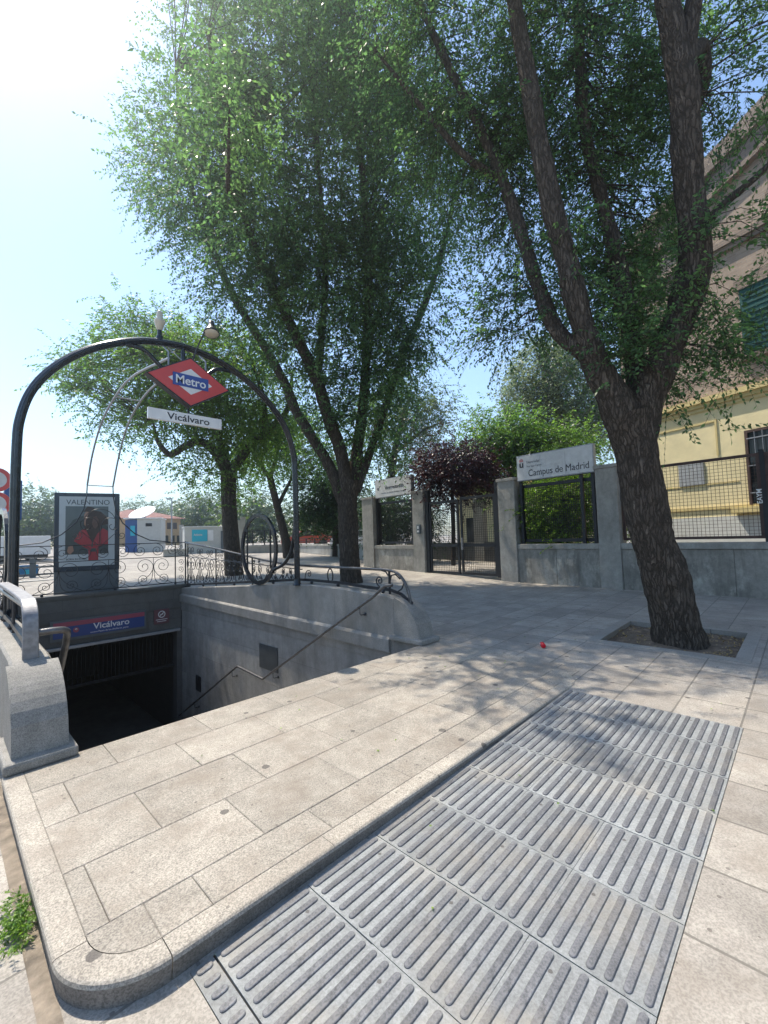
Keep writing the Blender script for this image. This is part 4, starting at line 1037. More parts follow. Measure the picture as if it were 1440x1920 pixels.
BL1 = [B_(1100, 120, D1+1.7, 260, 200, 1.6, 150), B_(880, 80, D1+1.6, 220, 170, 1.4, 110), B_(1010, 330, D1+1.9, 150, 150, 1.0, 95), B_(1180, 380, D1+1.8, 110, 200, .9, 75),
       B_(880, 300, D1+2.0, 120, 110, .9, 50), B_(960, 560, D1+.9, 80, 70, .6, 14), B_(1130, 560, D1+1.3, 70, 110, .5, 38), B_(1200, 650, D1+.2, 45, 90, .25, 22), B_(1030, 520, D1+1.1, 50, 100, .5, 22),
       B_(1370, 140, D1+.2, 60, 150, .5, 18), B_(1350, 560, D1+.2, 60, 70, .5, 8), B_(1400, 430, D1-.2, 50, 30, .4, 5), B_(1320, 640, D1+.1, 70, 60, .5, 10), B_(1240, -120, D1+.8, 330, 120, 1.6, 70), B_(860, -140, D1+1.8, 300, 120, 1.6, 80), B_(700, -60, D1+3, 160, 120, 1.2, 40), B_(1190, 650, D1-.32, 22, 60, .1, 7), B_(1265, 480, D1-.3, 24, 70, .1, 7), B_(1070, 470, D1-.2, 20, 80, .1, 3), B_(945, 610, D1+.8, 50, 35, .4, 7), B_(1400, 640, D1-.2, 50, 30, .4, 4), B_(1300, 740, D1, 40, 20, .3, 5), B_(1520, 60, D1, 90, 200, 1.0, 14),
       B_(770, 200, D1+2.4, 90, 120, .8, 24), B_(1220, 300, D1+1.3, 70, 220, .6, 36)]
tree('elm_tree', 'big leaning elm with forked rough trunk in the square soil pit', 'tree', b1, T1, BL1, leaf=.076, twig=.85, M=17, mat=M_leafA, bark=M_bark, seed=3, ntw=9, cpb=.78, spread=.16, rough=.05, droop=.35)

# second elm behind the stairwell wall
b2 = ground_at(655, 1092); D2 = float((b2-CAMP)@FWD)
T2 = [
 ([V(664, 1125, D2), V(658, 1080, D2), V(654, 1010, D2), V(652, 940, D2), V(655, 900, D2)], [.42, .34, .30, .30, .32]),
 ([V(650, 960, D2), V(620, 880, D2), V(585, 820, D2), V(555, 770, D2), V(530, 710, D2+.2), V(490, 640, D2+.4), V(440, 560, D2+.5), V(400, 470, D2+.6), V(365, 370, D2+.7), V(340, 250, D2+.8), V(330, 130, D2+.8)], [0.189, 0.172, 0.163, 0.155, 0.146, 0.129, 0.112, 0.095, 0.077, 0.060, 0.034]),
 ([V(655, 940, D2), V(640, 850, D2-.2), V(612, 770, D2-.4), V(592, 705, D2-.5), V(560, 640, D2-.6), V(520, 555, D2-.7), V(480, 470, D2-.8), V(445, 350, D2-1), V(410, 200, D2-1.2), V(390, 60, D2-1.4)], [0.206, 0.198, 0.189, 0.172, 0.155, 0.138, 0.120, 0.103, 0.077, 0.052]),
 ([V(660, 930, D2), V(672, 830, D2+.2), V(684, 720, D2+.3), V(690, 600, D2+.4), V(690, 480, D2+.5), V(680, 330, D2+.6), V(660, 150, D2+.8), V(650, -20, D2+1)], [0.189, 0.172, 0.155, 0.146, 0.129, 0.103, 0.077, 0.043]),
 ([V(668, 920, D2), V(710, 800, D2+.5), V(750, 680, D2+.9), V(800, 560, D2+1.2), V(835, 450, D2+1.5), V(860, 320, D2+1.8)], [0.146, 0.129, 0.112, 0.103, 0.077, 0.043]),
 ([V(595, 715, D2-.5), V(604, 620, D2-.2), V(610, 500, D2), V(600, 350, D2+.2), V(585, 150, D2+.3)], [0.112, 0.103, 0.086, 0.069, 0.034]),
 ([V(445, 350, D2-.9), V(430, 270, D2-3), (3.9, 7.9, 8.6), (3.45, 6.9, 9.3)], [.09, .07, .045, .02]),  # forward bough added along the sun line to cast shade on the grates
 ([V(690, 620, D2+.4), V(740, 560, D2+.6), V(790, 500, D2+.8)], [0.086, 0.060, 0.034]),
]
BL2 = [B_(440, 330, D2-.2, 190, 170, 1.8, 150), B_(580, 300, D2-.6, 220, 220, 2.2, 230), B_(720, 330, D2-.4, 150, 220, 2.0, 150), B_(400, 150, D2+1.4, 120, 150, 1.2, 60), B_(560, 60, D2+.6, 230, 160, 2.2, 170), B_(720, 90, D2+.5, 200, 170, 2.0, 140),
       B_(300, 300, D2+1.6, 70, 90, .8, 28), B_(480, 500, D2-.5, 120, 100, 1.3, 70), B_(640, 560, D2-.5, 140, 130, 1.6, 120), B_(760, 560, D2, 75, 120, 1.1, 62), B_(700, 740, D2-.2, 80, 110, 1.0, 62), B_(740, 660, D2+.5, 70, 70, .8, 34), B_(560, 650, D2-.6, 70, 60, .8, 30), B_(500, 560, D2-.8, 60, 60, .6, 22), B_(610, 740, D2-.6, 40, 60, .5, 16),
       B_(640, 820, D2+.3, 40, 60, .5, 16), B_(500, -120, D2+1, 300, 120, 2.5, 70), B_(400, 420, D2+.9, 80, 90, .8, 34), B_(820, 380, D2+1.4, 50, 130, .8, 30), ((3.5, 7.0, 9.3), (.7, .5, .4), 11), ((3.9, 7.8, 9.0), (.5, .5, .4), 7), ((4.7, 8.1, 8.8), (.5, .4, .4), 6)]  # the world-placed clumps are added on the forward bough to shade the grates
tree('elm_tree', 'large spreading elm with many limbs standing behind the right stairwell wall', 'tree', b2, T2, BL2, leaf=.115, twig=.95, M=14, mat=M_leafA, bark=M_bark, seed=5, ntw=13, spread=.33, rough=.03, droop=.25, cpb=.68)
def simple_tree(name, label, px, py, trunk, blobs, mat, leaf, D=None, seed=9, ntw=9, M=9, twig=.6, spread=.35, bark=None, group=None, **k):
    b = ground_at(px, py)
    if D: 
        q = P(px, py, D); b = np.array([q[0], q[1], gz(q[0], q[1])])
    else: D = float((b-CAMP)@FWD)
    lm = [([V(x, y, D+dd) for (x, y, dd) in pts], rad) for pts, rad in trunk]
    first_ = lm[0][0]; lm[0][0][0] = (b[0], b[1], b[2]-.2) if not k.get('keep') else first_[0]
    k.pop('keep', None)
    bls = [B_(x, y, D+dd, rx, ry, rd, n) for (x, y, dd, rx, ry, rd, n) in blobs]
    return tree(name, label, 'tree', b, lm, bls, leaf=leaf, twig=twig, M=M, mat=mat, bark=bark, seed=seed, ntw=ntw, spread=spread, group=group, trunk_n=10, **k)
simple_tree('locust_tree', 'spreading tree with hooked low boughs behind the arch and diamond sign', 440, 1078,
  [([(440, 1078, 0), (436, 1040, 0), (430, 960, 0), (428, 885, 0)], [.36, .30, .27, .28]), ([(428, 890, 0), (405, 850, 0), (375, 828, 0), (345, 838, -.2), (318, 852, -.3), (295, 825, -.4), (288, 795, -.4)], [.2, .17, .15, .13, .11, .08, .04]),
   ([(430, 890, 0), (470, 835, .2), (510, 800, .3), (540, 765, .4), (548, 700, .5)], [.18, .15, .13, .1, .05]), ([(428, 880, 0), (400, 790, .3), (370, 720, .5), (340, 660, .6), (300, 620, .6)], [.15, .12, .1, .07, .04]), ([(495, 810, .3), (496, 760, .2), (480, 700, .2), (450, 640, 0)], [.1, .09, .07, .04])],
  [(300, 680, .5, 130, 60, 1.6, 62), (400, 700, .2, 130, 80, 1.8, 80), (200, 690, .8, 80, 60, 1.2, 28), (330, 780, 0, 110, 50, 1.2, 44), (260, 620, .6, 90, 30, 1.0, 20), (450, 800, .3, 90, 60, 1.3, 50), (390, 880, 0, 60, 40, .9, 16), (500, 740, .4, 60, 100, 1.2, 44), (160, 720, .8, 40, 40, .8, 8), (220, 790, .4, 60, 30, .8, 12)],
  M_leafB, .12, seed=12, ntw=11, M=13, twig=.9, spread=.34, bark=M_bark, cpb=1.25)
simple_tree('street_tree', 'thin dark tree leaning left beyond the oval iron ring', 543, 1053,
  [([(543, 1053, 0), (535, 1010, 0), (520, 950, 0), (505, 890, 0)], [.34, .24, .2, .18]), ([(520, 950, 0), (535, 920, .3), (560, 870, .5)], [.12, .1, .05]), ([(506, 895, 0), (480, 860, 0), (460, 820, 0)], [.13, .1, .05]), ([(506, 895, 0), (520, 850, 0), (530, 800, 0)], [.13, .1, .05])],
  [(490, 860, 0, 70, 40, 2, 50), (560, 840, .5, 60, 50, 2, 44), (520, 800, 0, 70, 50, 2, 50), (590, 880, 1, 40, 40, 1.2, 22), (450, 920, 0, 25, 20, .8, 7)], M_leafB, .17, D=24, seed=21, ntw=9, M=9, twig=.9, spread=.45)
simple_tree('street_tree', 'small round dark tree with a reddish trunk by the low wall', 631, 1057,
  [([(631, 1057, 0), (630, 1020, 0), (628, 980, 0), (625, 930, 0)], [.26, .2, .18, .12])], [(600, 930, 0, 50, 50, 1.6, 70), (640, 960, 0, 45, 35, 1.3, 46), (650, 900, .4, 40, 40, 1.3, 40), (580, 975, 0, 30, 25, 1.0, 20)], M_leafG, .16, D=25, seed=22, ntw=10, M=9, twig=.7, spread=.4)
simple_tree('tall_tree', 'pale feathery tree rising between the big elms over the campus wall', 735, 1010,
  [([(735, 1050, 0), (733, 950, 0), (735, 880, 0), (750, 800, 0), (770, 740, 0)], [.35, .3, .25, .18, .1]), ([(735, 880, 0), (710, 820, 0), (700, 760, 0)], [.15, .1, .06]), ([(740, 850, 0), (790, 810, 0), (830, 790, 0)], [.12, .08, .04])],
  [(760, 760, 0, 60, 50, 2.2, 50), (800, 810, 0, 60, 40, 1.8, 42), (720, 790, 0, 50, 50, 1.8, 40), (820, 760, 0, 35, 30, 1.3, 14), (760, 860, 0, 60, 40, 1.6, 36)], M_leafF, .18, D=27, seed=23, ntw=8, M=9, twig=1.0, spread=.5, keep=True)
simple_tree('plum_tree', 'purple leaved plum tree standing behind the campus gate', 850, 1040,
  [([(850, 1060, 0), (850, 980, 0), (848, 920, 0), (850, 870, 0)], [.09, .08, .07, .05])], [(850, 870, 0, 65, 38, 1.4, 110), (815, 885, 0, 28, 32, .8, 36), (895, 900, .2, 30, 40, .8, 42), (850, 915, 0, 60, 26, 1.0, 50)], M_leafC, .10, D=16.5, seed=24, ntw=9, M=10, twig=.5, spread=.25, keep=True)
simple_tree('willow_tree', 'tall grey green drooping tree behind the campus sign', 1040, 1040,
  [([(1040, 1060, 0), (1045, 900, 0), (1050, 800, 0), (1040, 720, 0), (1010, 670, 0)], [.4, .34, .28, .2, .1]), ([(1048, 820, 0), (1085, 760, 0), (1110, 700, 0)], [.2, .14, .08])],
  [(1020, 700, 0, 55, 55, 2.0, 80), (1080, 720, 0, 60, 60, 2.0, 80), (990, 750, 0, 35, 40, 1.3, 36), (1060, 800, 0, 80, 50, 2.2, 70), (1130, 780, 0, 60, 70, 1.8, 60), (1020, 655, 0, 35, 25, 1.0, 18)], M_leafD, .17, D=24, seed=25, ntw=9, M=10, twig=1.0, spread=.4, droop=.7, keep=True)
simple_tree('leafy_tree', 'broad mid green tree between the plum tree and the campus sign', 960, 1040,
  [([(960, 1060, 0), (960, 900, 0), (960, 830, 0)], [.3, .22, .12])], [(940, 820, 0, 60, 42, 1.8, 90), (1000, 830, 0, 60, 40, 1.8, 80), (910, 850, 0, 35, 35, 1.2, 40), (1060, 850, 0, 60, 40, 1.6, 50), (960, 880, 0, 70, 40, 1.6, 60)], M_leafB, .14, D=19, seed=26, ntw=9, M=9, twig=.7, spread=.35, keep=True)
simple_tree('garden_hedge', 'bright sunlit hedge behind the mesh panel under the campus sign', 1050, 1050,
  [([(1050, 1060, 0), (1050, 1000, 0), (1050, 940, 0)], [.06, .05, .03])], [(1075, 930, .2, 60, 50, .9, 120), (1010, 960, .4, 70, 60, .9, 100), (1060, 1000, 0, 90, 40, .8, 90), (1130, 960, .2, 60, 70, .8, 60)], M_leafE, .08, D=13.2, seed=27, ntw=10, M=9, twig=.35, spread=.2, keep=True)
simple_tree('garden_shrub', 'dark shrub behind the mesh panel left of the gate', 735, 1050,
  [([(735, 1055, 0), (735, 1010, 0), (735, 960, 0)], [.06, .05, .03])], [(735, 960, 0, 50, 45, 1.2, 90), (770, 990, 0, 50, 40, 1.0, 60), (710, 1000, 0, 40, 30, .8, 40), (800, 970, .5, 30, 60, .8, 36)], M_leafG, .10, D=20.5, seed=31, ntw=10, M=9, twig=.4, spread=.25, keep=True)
# far trees at left and behind the house
far = [('bushy tree beyond the white lorry left of the advert panel', 75, 60, [(70, 970, 0, 40, 40, 4, 70), (100, 985, 0, 30, 35, 3, 40), (40, 985, 0, 25, 35, 3, 30), (10, 990, 0, 30, 30, 3, 30)]),
       ('pale distant tree behind the left part of the red roofed house', 240, 95, [(235, 962, 0, 25, 14, 3, 26), (275, 958, 0, 25, 12, 3, 26)]),
       ('distant tree behind the ridge of the red roofed house', 330, 95, [(320, 960, 0, 28, 12, 3, 24), (350, 972, 0, 20, 14, 3, 20)]),
       ('distant grey green tree left of the hooked bough tree trunk', 385, 70, [(375, 965, 0, 35, 24, 3.5, 50), (400, 960, 0, 30, 24, 3.5, 44), (360, 985, 0, 25, 16, 3, 30)]),
       ('distant tree seen through the oval iron ring', 470, 60, [(470, 965, 0, 30, 24, 3, 50), (500, 975, 0, 24, 22, 3, 36), (450, 990, 0, 30, 14, 3, 26)]),
       ('distant tree between the round dark tree and the arch post', 575, 60, [(575, 985, 0, 40, 18, 3, 44), (640, 985, 0, 40, 20, 3, 40), (690, 970, 0, 30, 30, 3, 36)])]
for i, (lb, px, D, bls) in enumerate(far):
    simple_tree('distant_tree', lb, px, 1030, [([(px, 1035, 0), (px, 1000, 0), (px, 975, 0)], [.4, .3, .2])], bls, M_leafF, .42, D=D, seed=40+i, ntw=9, M=9, twig=1.8, spread=1.0, group='trees on the far side of the plaza', links=False, keep=True)

# ------------------------------------------------------------------ tree pit
t = thing('tree_pit_edge', 'flush granite border round the square soil pit of the leaning elm', 'kerb', (7.4, 1.48, .04))
mb = MB(); zz = gz(7.4, 1.5); w = .15
def pz(x): return gz(x, 1)
for (a, b, c_, d_) in ((PX0-w, PX0, PY0-w, PY1+w), (PX1, PX1+w, PY0-w, PY1+w), (PX0, PX1, PY0-w, PY0), (PX0, PX1, PY1, PY1+w)):
    vs = [(a, c_, pz(a)+.007), (b, c_, pz(b)+.007), (b, d_, pz(b)+.007), (a, d_, pz(a)+.007)]; vb = [(x, y, z-.12) for x, y, z in vs]
    mb.add(vb+vs, [(4, 5, 6, 7), (0, 1, 5, 4), (1, 2, 6, 5), (2, 3, 7, 6), (3, 0, 4, 7)])
wp(mb.build('border', M_tile if False else granite('pit_border', (.33, .31, .275), speck=.25, grime=.4)), t)
xs_ = list(np.linspace(PX0, PX1, 24)); ys_ = list(np.linspace(PY0, PY1, 24))
tag(grid_sheet(xs_, ys_, lambda x, y: gz(x, y)-.06+.035*noise.noise(Vector((x*3, y*3, 0)))+.05*math.exp(-((x-b1[0])**2+(y-b1[1])**2)/.16), []).build('soil', M_soil), kind='structure')
rg = np.random.default_rng(5); n = 700
pos = np.stack([rg.uniform(PX0+.02, PX1-.02, n), rg.uniform(PY0+.02, PY1-.02, n), np.zeros(n)], 1)
keep = rg.uniform(0, 1, n) < np.where(pos[:, 1] < 1.15, 1., .45); pos = pos[keep]; n = len(pos)
pos[:, 2] = [gz(p[0], p[1])-.045+.035*noise.noise(Vector((p[0]*3, p[1]*3, 0))) for p in pos]
tag(leafmesh('leaf_litter', pos, unit(rg.normal(0, 1, (n, 3))*(1, 1, .15)), unit(rg.normal(0, .4, (n, 3))+np.array([0, 0, 1.])), rg.uniform(.025, .05, n), rg.uniform(.014, .026, n), M_dry), kind='stuff')
# fallen leaves on the paving
n = 60; pos = np.stack([rg.uniform(1.0, 9.5, n), rg.uniform(-.2, 4.0, n), np.zeros(n)], 1)
for p in pos: p[2] = max(gz(p[0], p[1])+.014, PT+.006 if (.4 < p[0] < 5.1 and 1.9 < p[1] < 4.1) else -9)
tag(leafmesh('fallen_leaves', pos, unit(rg.normal(0, 1, (n, 3))*(1, 1, .1)), unit(rg.normal(0, .25, (n, 3))+np.array([0, 0, 1.])), rg.uniform(.02, .035, n), rg.uniform(.012, .018, n), M_weed), kind='stuff')
# crushed can
cn = ground_at(1018, 1214); t = thing('drink_can', 'crushed red drink can lying on the shaded paving', 'can', (cn[0], cn[1], cn[2]+.034), .6)
mb = MB(); pr = [(.02, -.062), (.029, -.058), (.033, -.045), (.026, -.01), (.031, .02), (.033, .045), (.027, .055), (.024, .06)]
mb.lathe([(a, b) for a, b in pr], (0, 0, 0), 18, 0, Matrix.Rotation(PI/2, 4, 'Y'))
mb.build('body', M_can, t); mb = MB(); mb.lathe([(0, .058), (.025, .058), (.026, .062), (0, .0615)], (0, 0, 0), 18, 0, Matrix.Rotation(PI/2, 4, 'Y')); mb.build('lid', M_alu, t)
mb = MB(); mb.tube([(.0, .027, .012), (.02, .0305, .008), (.035, .0325, .012)], .004, 5); mb.build('white_band', M_white, t)
# weed by the kerb
q = onp(38, 1725, (0, 0, gz(.2, 2)), (0, 0, 1)); q = np.array([.26, 2.62, gz(.26, 2)])
t = thing('weed', 'green weed tuft growing in the gutter beside the kerb', 'plant', q)
rg = np.random.default_rng(8); n = 60
ce = np.stack([rg.normal(.02, .022, n), rg.normal(0, .08, n), rg.uniform(.0, .05, n)], 1)+q; ce[:, 0] = np.minimum(ce[:, 0], .325)
ou = unit(rg.normal(0, .6, (n, 3))+np.array([-.3, 0, .9])); b_, ti_, pos, dl, nl, ln, wd = sprays(ce, .010, 2, .07, 8, .02, ou, .3, seed=3)
wp(leafmesh('foliage', pos, dl, nl, ln, wd, M_weed), t); mb = MB(); sticks(mb, b_, ti_, .0015, .0008); wp(mb.build('stems', M_weed), t)

# ------------------------------------------------------------------ advertising panel behind the far railing
c_ = np.array([2.80, 13.95]); u_ = c_/np.linalg.norm(c_); ax = np.array([u_[1], -u_[0]])
rotp = math.radians(-5); ax = np.array([ax[0]*math.cos(rotp)-ax[1]*math.sin(rotp), ax[0]*math.sin(rotp)+ax[1]*math.cos(rotp)])
zt_ = hz(c_[0], c_[1], 924.5); zb_2 = gz(*c_); t = thing('advert_panel', 'free standing dark blue advertising panel with a fashion poster', 'advertising panel', (c_[0], c_[1], zb_2))
AM = Matrix(((ax[0], -ax[1]*1, 0, c_[0]), (ax[1], ax[0]*1, 0, c_[1]), (0, 0, 1, 0), (0, 0, 0, 1)))
# local x to the right, y away from the viewer, z up
hw = .735
def abox(nm, mat, x0, x1, y0, y1, z0, z1, bevel=0): mb = MB(); mb.box(x0, x1, y0, y1, z0, z1, 0, AM); return wp(mb.build(nm, mat, bevel=bevel), t)
zc_ = hz(c_[0], c_[1], 1070); 
abox('case', M_box, -hw, hw, .0, .2, zc_, zt_, .012); abox('plinth', M_boxg, -hw+.01, hw-.01, .02, .18, zb_2-.1, zc_-.001)
pz0, pz1 = zc_+.13, zt_-.10
abox('poster', M_pos, -hw+.11, hw-.11, -.006, -.0005, pz0, pz1)
ph = pz1-pz0; pw = 2*(hw-.11)
def apoly(nm, mat, pts, d):
    mb = MB(); n = len(pts); vs = [tuple(AM@Vector((-hw+.11+u*pw, d, pz0+w*ph))) for u, w in pts]; mb.add(vs, [tuple(range(n))]); return wp(mb.build(nm, mat), t)
apoly('poster_picture', M_posmid, [(.11, .17), (.88, .17), (.88, .86), (.11, .86)], -.008)
apoly('poster_picture', M_posdk, [(.11, .17), (.88, .17), (.88, .55), (.72, .68), (.40, .72), (.24, .66), (.11, .52)], -.0085)
apoly('poster_picture', M_posskin, [(.43, .60), (.44, .74), (.48, .80), (.57, .80), (.58, .72), (.54, .62), (.48, .56)], -.009)
apoly('poster_picture', M_posbrn, [(.42, .78), (.50, .86), (.62, .84), (.60, .77), (.50, .78)], -.0092)
apoly('poster_picture', M_posbrn, [(.46, .50), (.47, .66), (.52, .76), (.62, .80), (.74, .78), (.86, .70), (.88, .60), (.74, .58), (.70, .44), (.58, .34), (.50, .42)], -.0095)
apoly('poster_picture', M_posskin if False else emitless('poster_face', (.09, .045, .035), .3), [(.58, .62), (.60, .70), (.66, .72), (.70, .66), (.69, .58), (.64, .53), (.60, .56)], -.0098)
apoly('poster_picture', M_posred, [(.26, .36), (.36, .50), (.46, .54), (.52, .44), (.58, .34), (.56, .22), (.42, .28)], -.0100)
apoly('poster_picture', M_posred, [(.60, .34), (.68, .46), (.78, .54), (.87, .50), (.88, .30), (.70, .28), (.60, .24)], -.0100)
apoly('poster_picture', M_posred, [(.52, .07), (.70, .07), (.70, .27), (.52, .27)], -.0102)
apoly('poster_picture', M_posskin, [(.14, .20), (.16, .28), (.24, .30), (.26, .22), (.2, .17)], -.0104)
apoly('poster_picture', M_posdk, [(.56, .20), (.66, .20), (.65, .25), (.57, .25)], -.0104)
o = text('VALENTINO', .19, M_posdk, bold=.0, width=pw*.78, name='poster_lettering'); q = AM@Vector((-hw+.11+.12*pw, -.008, pz0+.885*ph)); frame(o, (ax[0], ax[1], 0), (0, 0, 1), tuple(q)); wp(o, t)
o = text('BORN IN ROMA', .07, M_txt, bold=.001, width=pw*.36, name='poster_lettering'); q = AM@Vector((-hw+.11+.13*pw, -.008, pz0+.09*ph)); frame(o, (ax[0], ax[1], 0), (0, 0, 1), tuple(q)); wp(o, t)

# ------------------------------------------------------------------ background: left side
def facing(px, D, rz=0.):
    """frame standing on the ground, x to the right of the viewer, y away"""
    q = P(px, 1020, D); a = math.atan2(q[1], q[0])-PI/2+rz
    return Matrix(((math.cos(a), -math.sin(a), 0, q[0]), (math.sin(a), math.cos(a), 0, q[1]), (0, 0, 1, gz(q[0], q[1])), (0, 0, 0, 1)))
def fz(Mx, x, py):
    q = Mx@Vector((x, 0, 0)); return hz(q.x, q.y, py)-Mx[2][3]
def fx(Mx, px):
    """local x on this frame's front plane under pixel column px"""
    n = np.array([Mx[0][1], Mx[1][1], 0]); q = onp(px, 1020, (Mx[0][3], Mx[1][3], 0), n); v = Mx.inverted()@Vector(q); return v.x
def fth(name, label, cat, Mx, group=None):
    return thing(name, label, cat, (Mx[0][3], Mx[1][3], Mx[2][3]), 0, group)
M_railg = plain('galvanised_rail', (.15, .155, .16), .5, .3)
def fb(t, nm, mat, Mx, x0, x1, y0, y1, z0, z1, bevel=0): mb = MB(); mb.box(x0, x1, y0, y1, z0, z1, 0, Mx); return wp(mb.build(nm, mat, bevel=bevel), t)
# house with red roof
Mx = facing(290, 62, .35); t = fth('red_roof_house', 'ochre house with a low hipped red tile roof across the plaza', 'house', Mx)
xl, xr_ = fx(Mx, 205), fx(Mx, 346); ze = fz(Mx, xr_, 973); zr = fz(Mx, 0, 951); zb0 = -1
fb(t, 'wall', M_ochre, Mx, xl+.8, xr_-.6, 0, 12, zb0, ze)
mb = MB(); xm0, xm1 = xl+4, fx(Mx, 296); vs = [(xl, -.8, ze), (xr_, -.8, ze), (xr_, 13, ze), (xl, 13, ze), (xm0, 6, zr), (xm1, 6, zr)]; vs = [tuple(Mx@Vector(v)) for v in vs]
mb.add(vs, [(0, 1, 5, 4), (1, 2, 5), (2, 3, 4, 5), (3, 0, 4), (3, 2, 1, 0)]); wp(mb.build('roof', M_rooft), t)
for px in (306, 317, 328):
    x = fx(Mx, px); w = fb(t, 'window', M_rust, Mx, x-.28, x+.28, -.05, .0, fz(Mx, x, 992), fz(Mx, x, 980))
for px in (302, 312, 324, 335):
    x = fx(Mx, px); fb(t, 'window', M_glassd, Mx, x-.25, x+.25, -.05, .0, fz(Mx, x, 1016), fz(Mx, x, 1004))
# grey cabin with dish
Mx = facing(285, 33, -.15); t = fth('grey_cabin', 'pale grey cabin with a blue door side next to the red roofed house', 'cabin', Mx)
x0, x1, x2 = fx(Mx, 234), fx(Mx, 257), fx(Mx, 302); zt2 = fz(Mx, x1, 973); 
fb(t, 'body', M_cab, Mx, x1, x2, 0, 2.4, -.6, zt2, .02); fb(t, 'blue_side', M_blue2, Mx, x0, x1-.002, .1, 2.3, -.6, zt2-.05)
fb(t, 'roof_edge', M_white, Mx, x0-.1, x2+.08, -.1, 2.5, zt2+.001, zt2+.09)
xx = fx(Mx, 279); fb(t, 'vent', M_dark, Mx, xx-.22, xx+.22, -.02, -.001, fz(Mx, xx, 987), fz(Mx, xx, 981))
fb(t, 'notice', M_cyan, Mx, x0+.35, x1-.15, .05, .099, fz(Mx, x0, 1005), fz(Mx, x0, 986))
t = thing('satellite_dish', 'large white satellite dish tilted on top of the grey cabin', 'dish', tuple(Mx@Vector((x1, 1, zt2))))
dc = Mx@Vector((fx(Mx, 262), 1.0, fz(Mx, fx(Mx, 262), 960)))
DM = Matrix.Translation(dc)@Matrix.Rotation(math.atan2(dc.y, dc.x)-PI/2, 4, 'Z')@Matrix.Rotation(math.radians(-22), 4, 'Y')@Matrix.Rotation(math.radians(24), 4, 'X')
mb = MB(); mb.lathe([(.0, -.2), (.3, -.185), (.6, -.13), (.9, -.03), (.98, .02), (.98, .05), (.88, -.0), (.6, -.095), (.3, -.15), (0, -.165)], (0, 0, 0), 28, 0, DM); wp(mb.build('reflector', M_white), t)
mb = MB(); mb.tube([tuple(DM@Vector((0, 0, -.18))), tuple(Mx@Vector((fx(Mx, 268), 1.2, zt2+.05)))], .05, 6); wp(mb.build('mount', M_greybar), t)
# cabin with cyan posters
Mx = facing(385, 30, .1); t = fth('site_cabin', 'long pale cabin with a cyan poster left of the hooked bough tree', 'cabin', Mx)
x0, x1, x2 = fx(Mx, 346), fx(Mx, 400), fx(Mx, 424); zt2 = fz(Mx, x1, 988)
fb(t, 'body', M_cab, Mx, x0, x2, 0, 2.2, -.6, zt2, .02); fb(t, 'roof_edge', M_white, Mx, x0-.05, x2+.05, -.06, 2.3, zt2+.001, zt2+.06)
fb(t, 'cyan_poster', M_cyan, Mx, fx(Mx, 360), fx(Mx, 389), -.03, -.001, fz(Mx, 0, 1015), fz(Mx, 0, 993))
o = text('Atlántica', .2, M_white, name='poster_lettering', width=.55, bold=.004); q = Mx@Vector((fx(Mx, 363), -.04, fz(Mx, 0, 1004))); frame(o, (Mx[0][0], Mx[1][0], 0), (0, 0, 1), tuple(q)); wp(o, t)
fb(t, 'white_notice', M_white, Mx, fx(Mx, 390), fx(Mx, 400), -.03, -.001, fz(Mx, 0, 1014), fz(Mx, 0, 994)); fb(t, 'door', M_boxg, Mx, fx(Mx, 414), fx(Mx, 422), -.04, -.001, -.3, fz(Mx, 0, 996))
# lamp post and pale posts
Mx = facing(322, 45); t = fth('lamp_post', 'thin grey lamp post standing in front of the red roofed house', 'lamp post', Mx)
mb = MB(); h = fz(Mx, 0, 936); mb.tube([tuple(Mx@Vector((0, 0, -.3))), tuple(Mx@Vector((0, 0, h)))], [.09, .05], 8); wp(mb.build('pole', M_greybar), t)
mb = MB(); mb.box(-.5, .1, -.08, .08, h, h+.1, 0, Mx); wp(mb.build('lamp_head', M_greybar), t)
for px, D, h0, lb in ((340, 34, 986, 'cream gate pillar between the grey cabin and the poster cabin'), (449, 26, 978, 'pale concrete post right of the hooked bough tree'), (456, 27, 972, 'taller pale concrete post beside the oval iron ring')):
    Mx = facing(px, D); t = fth('stone_post', lb, 'post', Mx); fb(t, 'shaft', M_concg, Mx, -.14, .14, 0, .28, -.4, fz(Mx, 0, h0)); fb(t, 'cap', M_concg, Mx, -.17, .17, -.03, .31, fz(Mx, 0, h0)+.001, fz(Mx, 0, h0)+.08)
Mx = facing(424, 23); t = fth('grey_pole', 'plain grey pole just left of the hooked bough tree trunk', 'pole', Mx)
mb = MB(); mb.tube([tuple(Mx@Vector((0, 0, -.3))), tuple(Mx@Vector((0, 0, fz(Mx, 0, 985))))], .07, 8); wp(mb.build('shaft', M_greybar), t); fb(t, 'base', M_greybar, Mx, -.14, .14, -.14, .14, -.1, .05)
# low plaza kerb and block
Mx = facing(345, 27); t = fth('planter_block', 'low pale stone planter in front of the grey cabins', 'planter', Mx)
fb(t, 'block', M_concg, Mx, fx(Mx, 306), fx(Mx, 352), 0, .6, -.3, fz(Mx, 0, 1030), .02); fb(t, 'coping', M_plinth, Mx, fx(Mx, 305), fx(Mx, 353), -.04, .64, fz(Mx, 0, 1030)+.001, fz(Mx, 0, 1030)+.05)
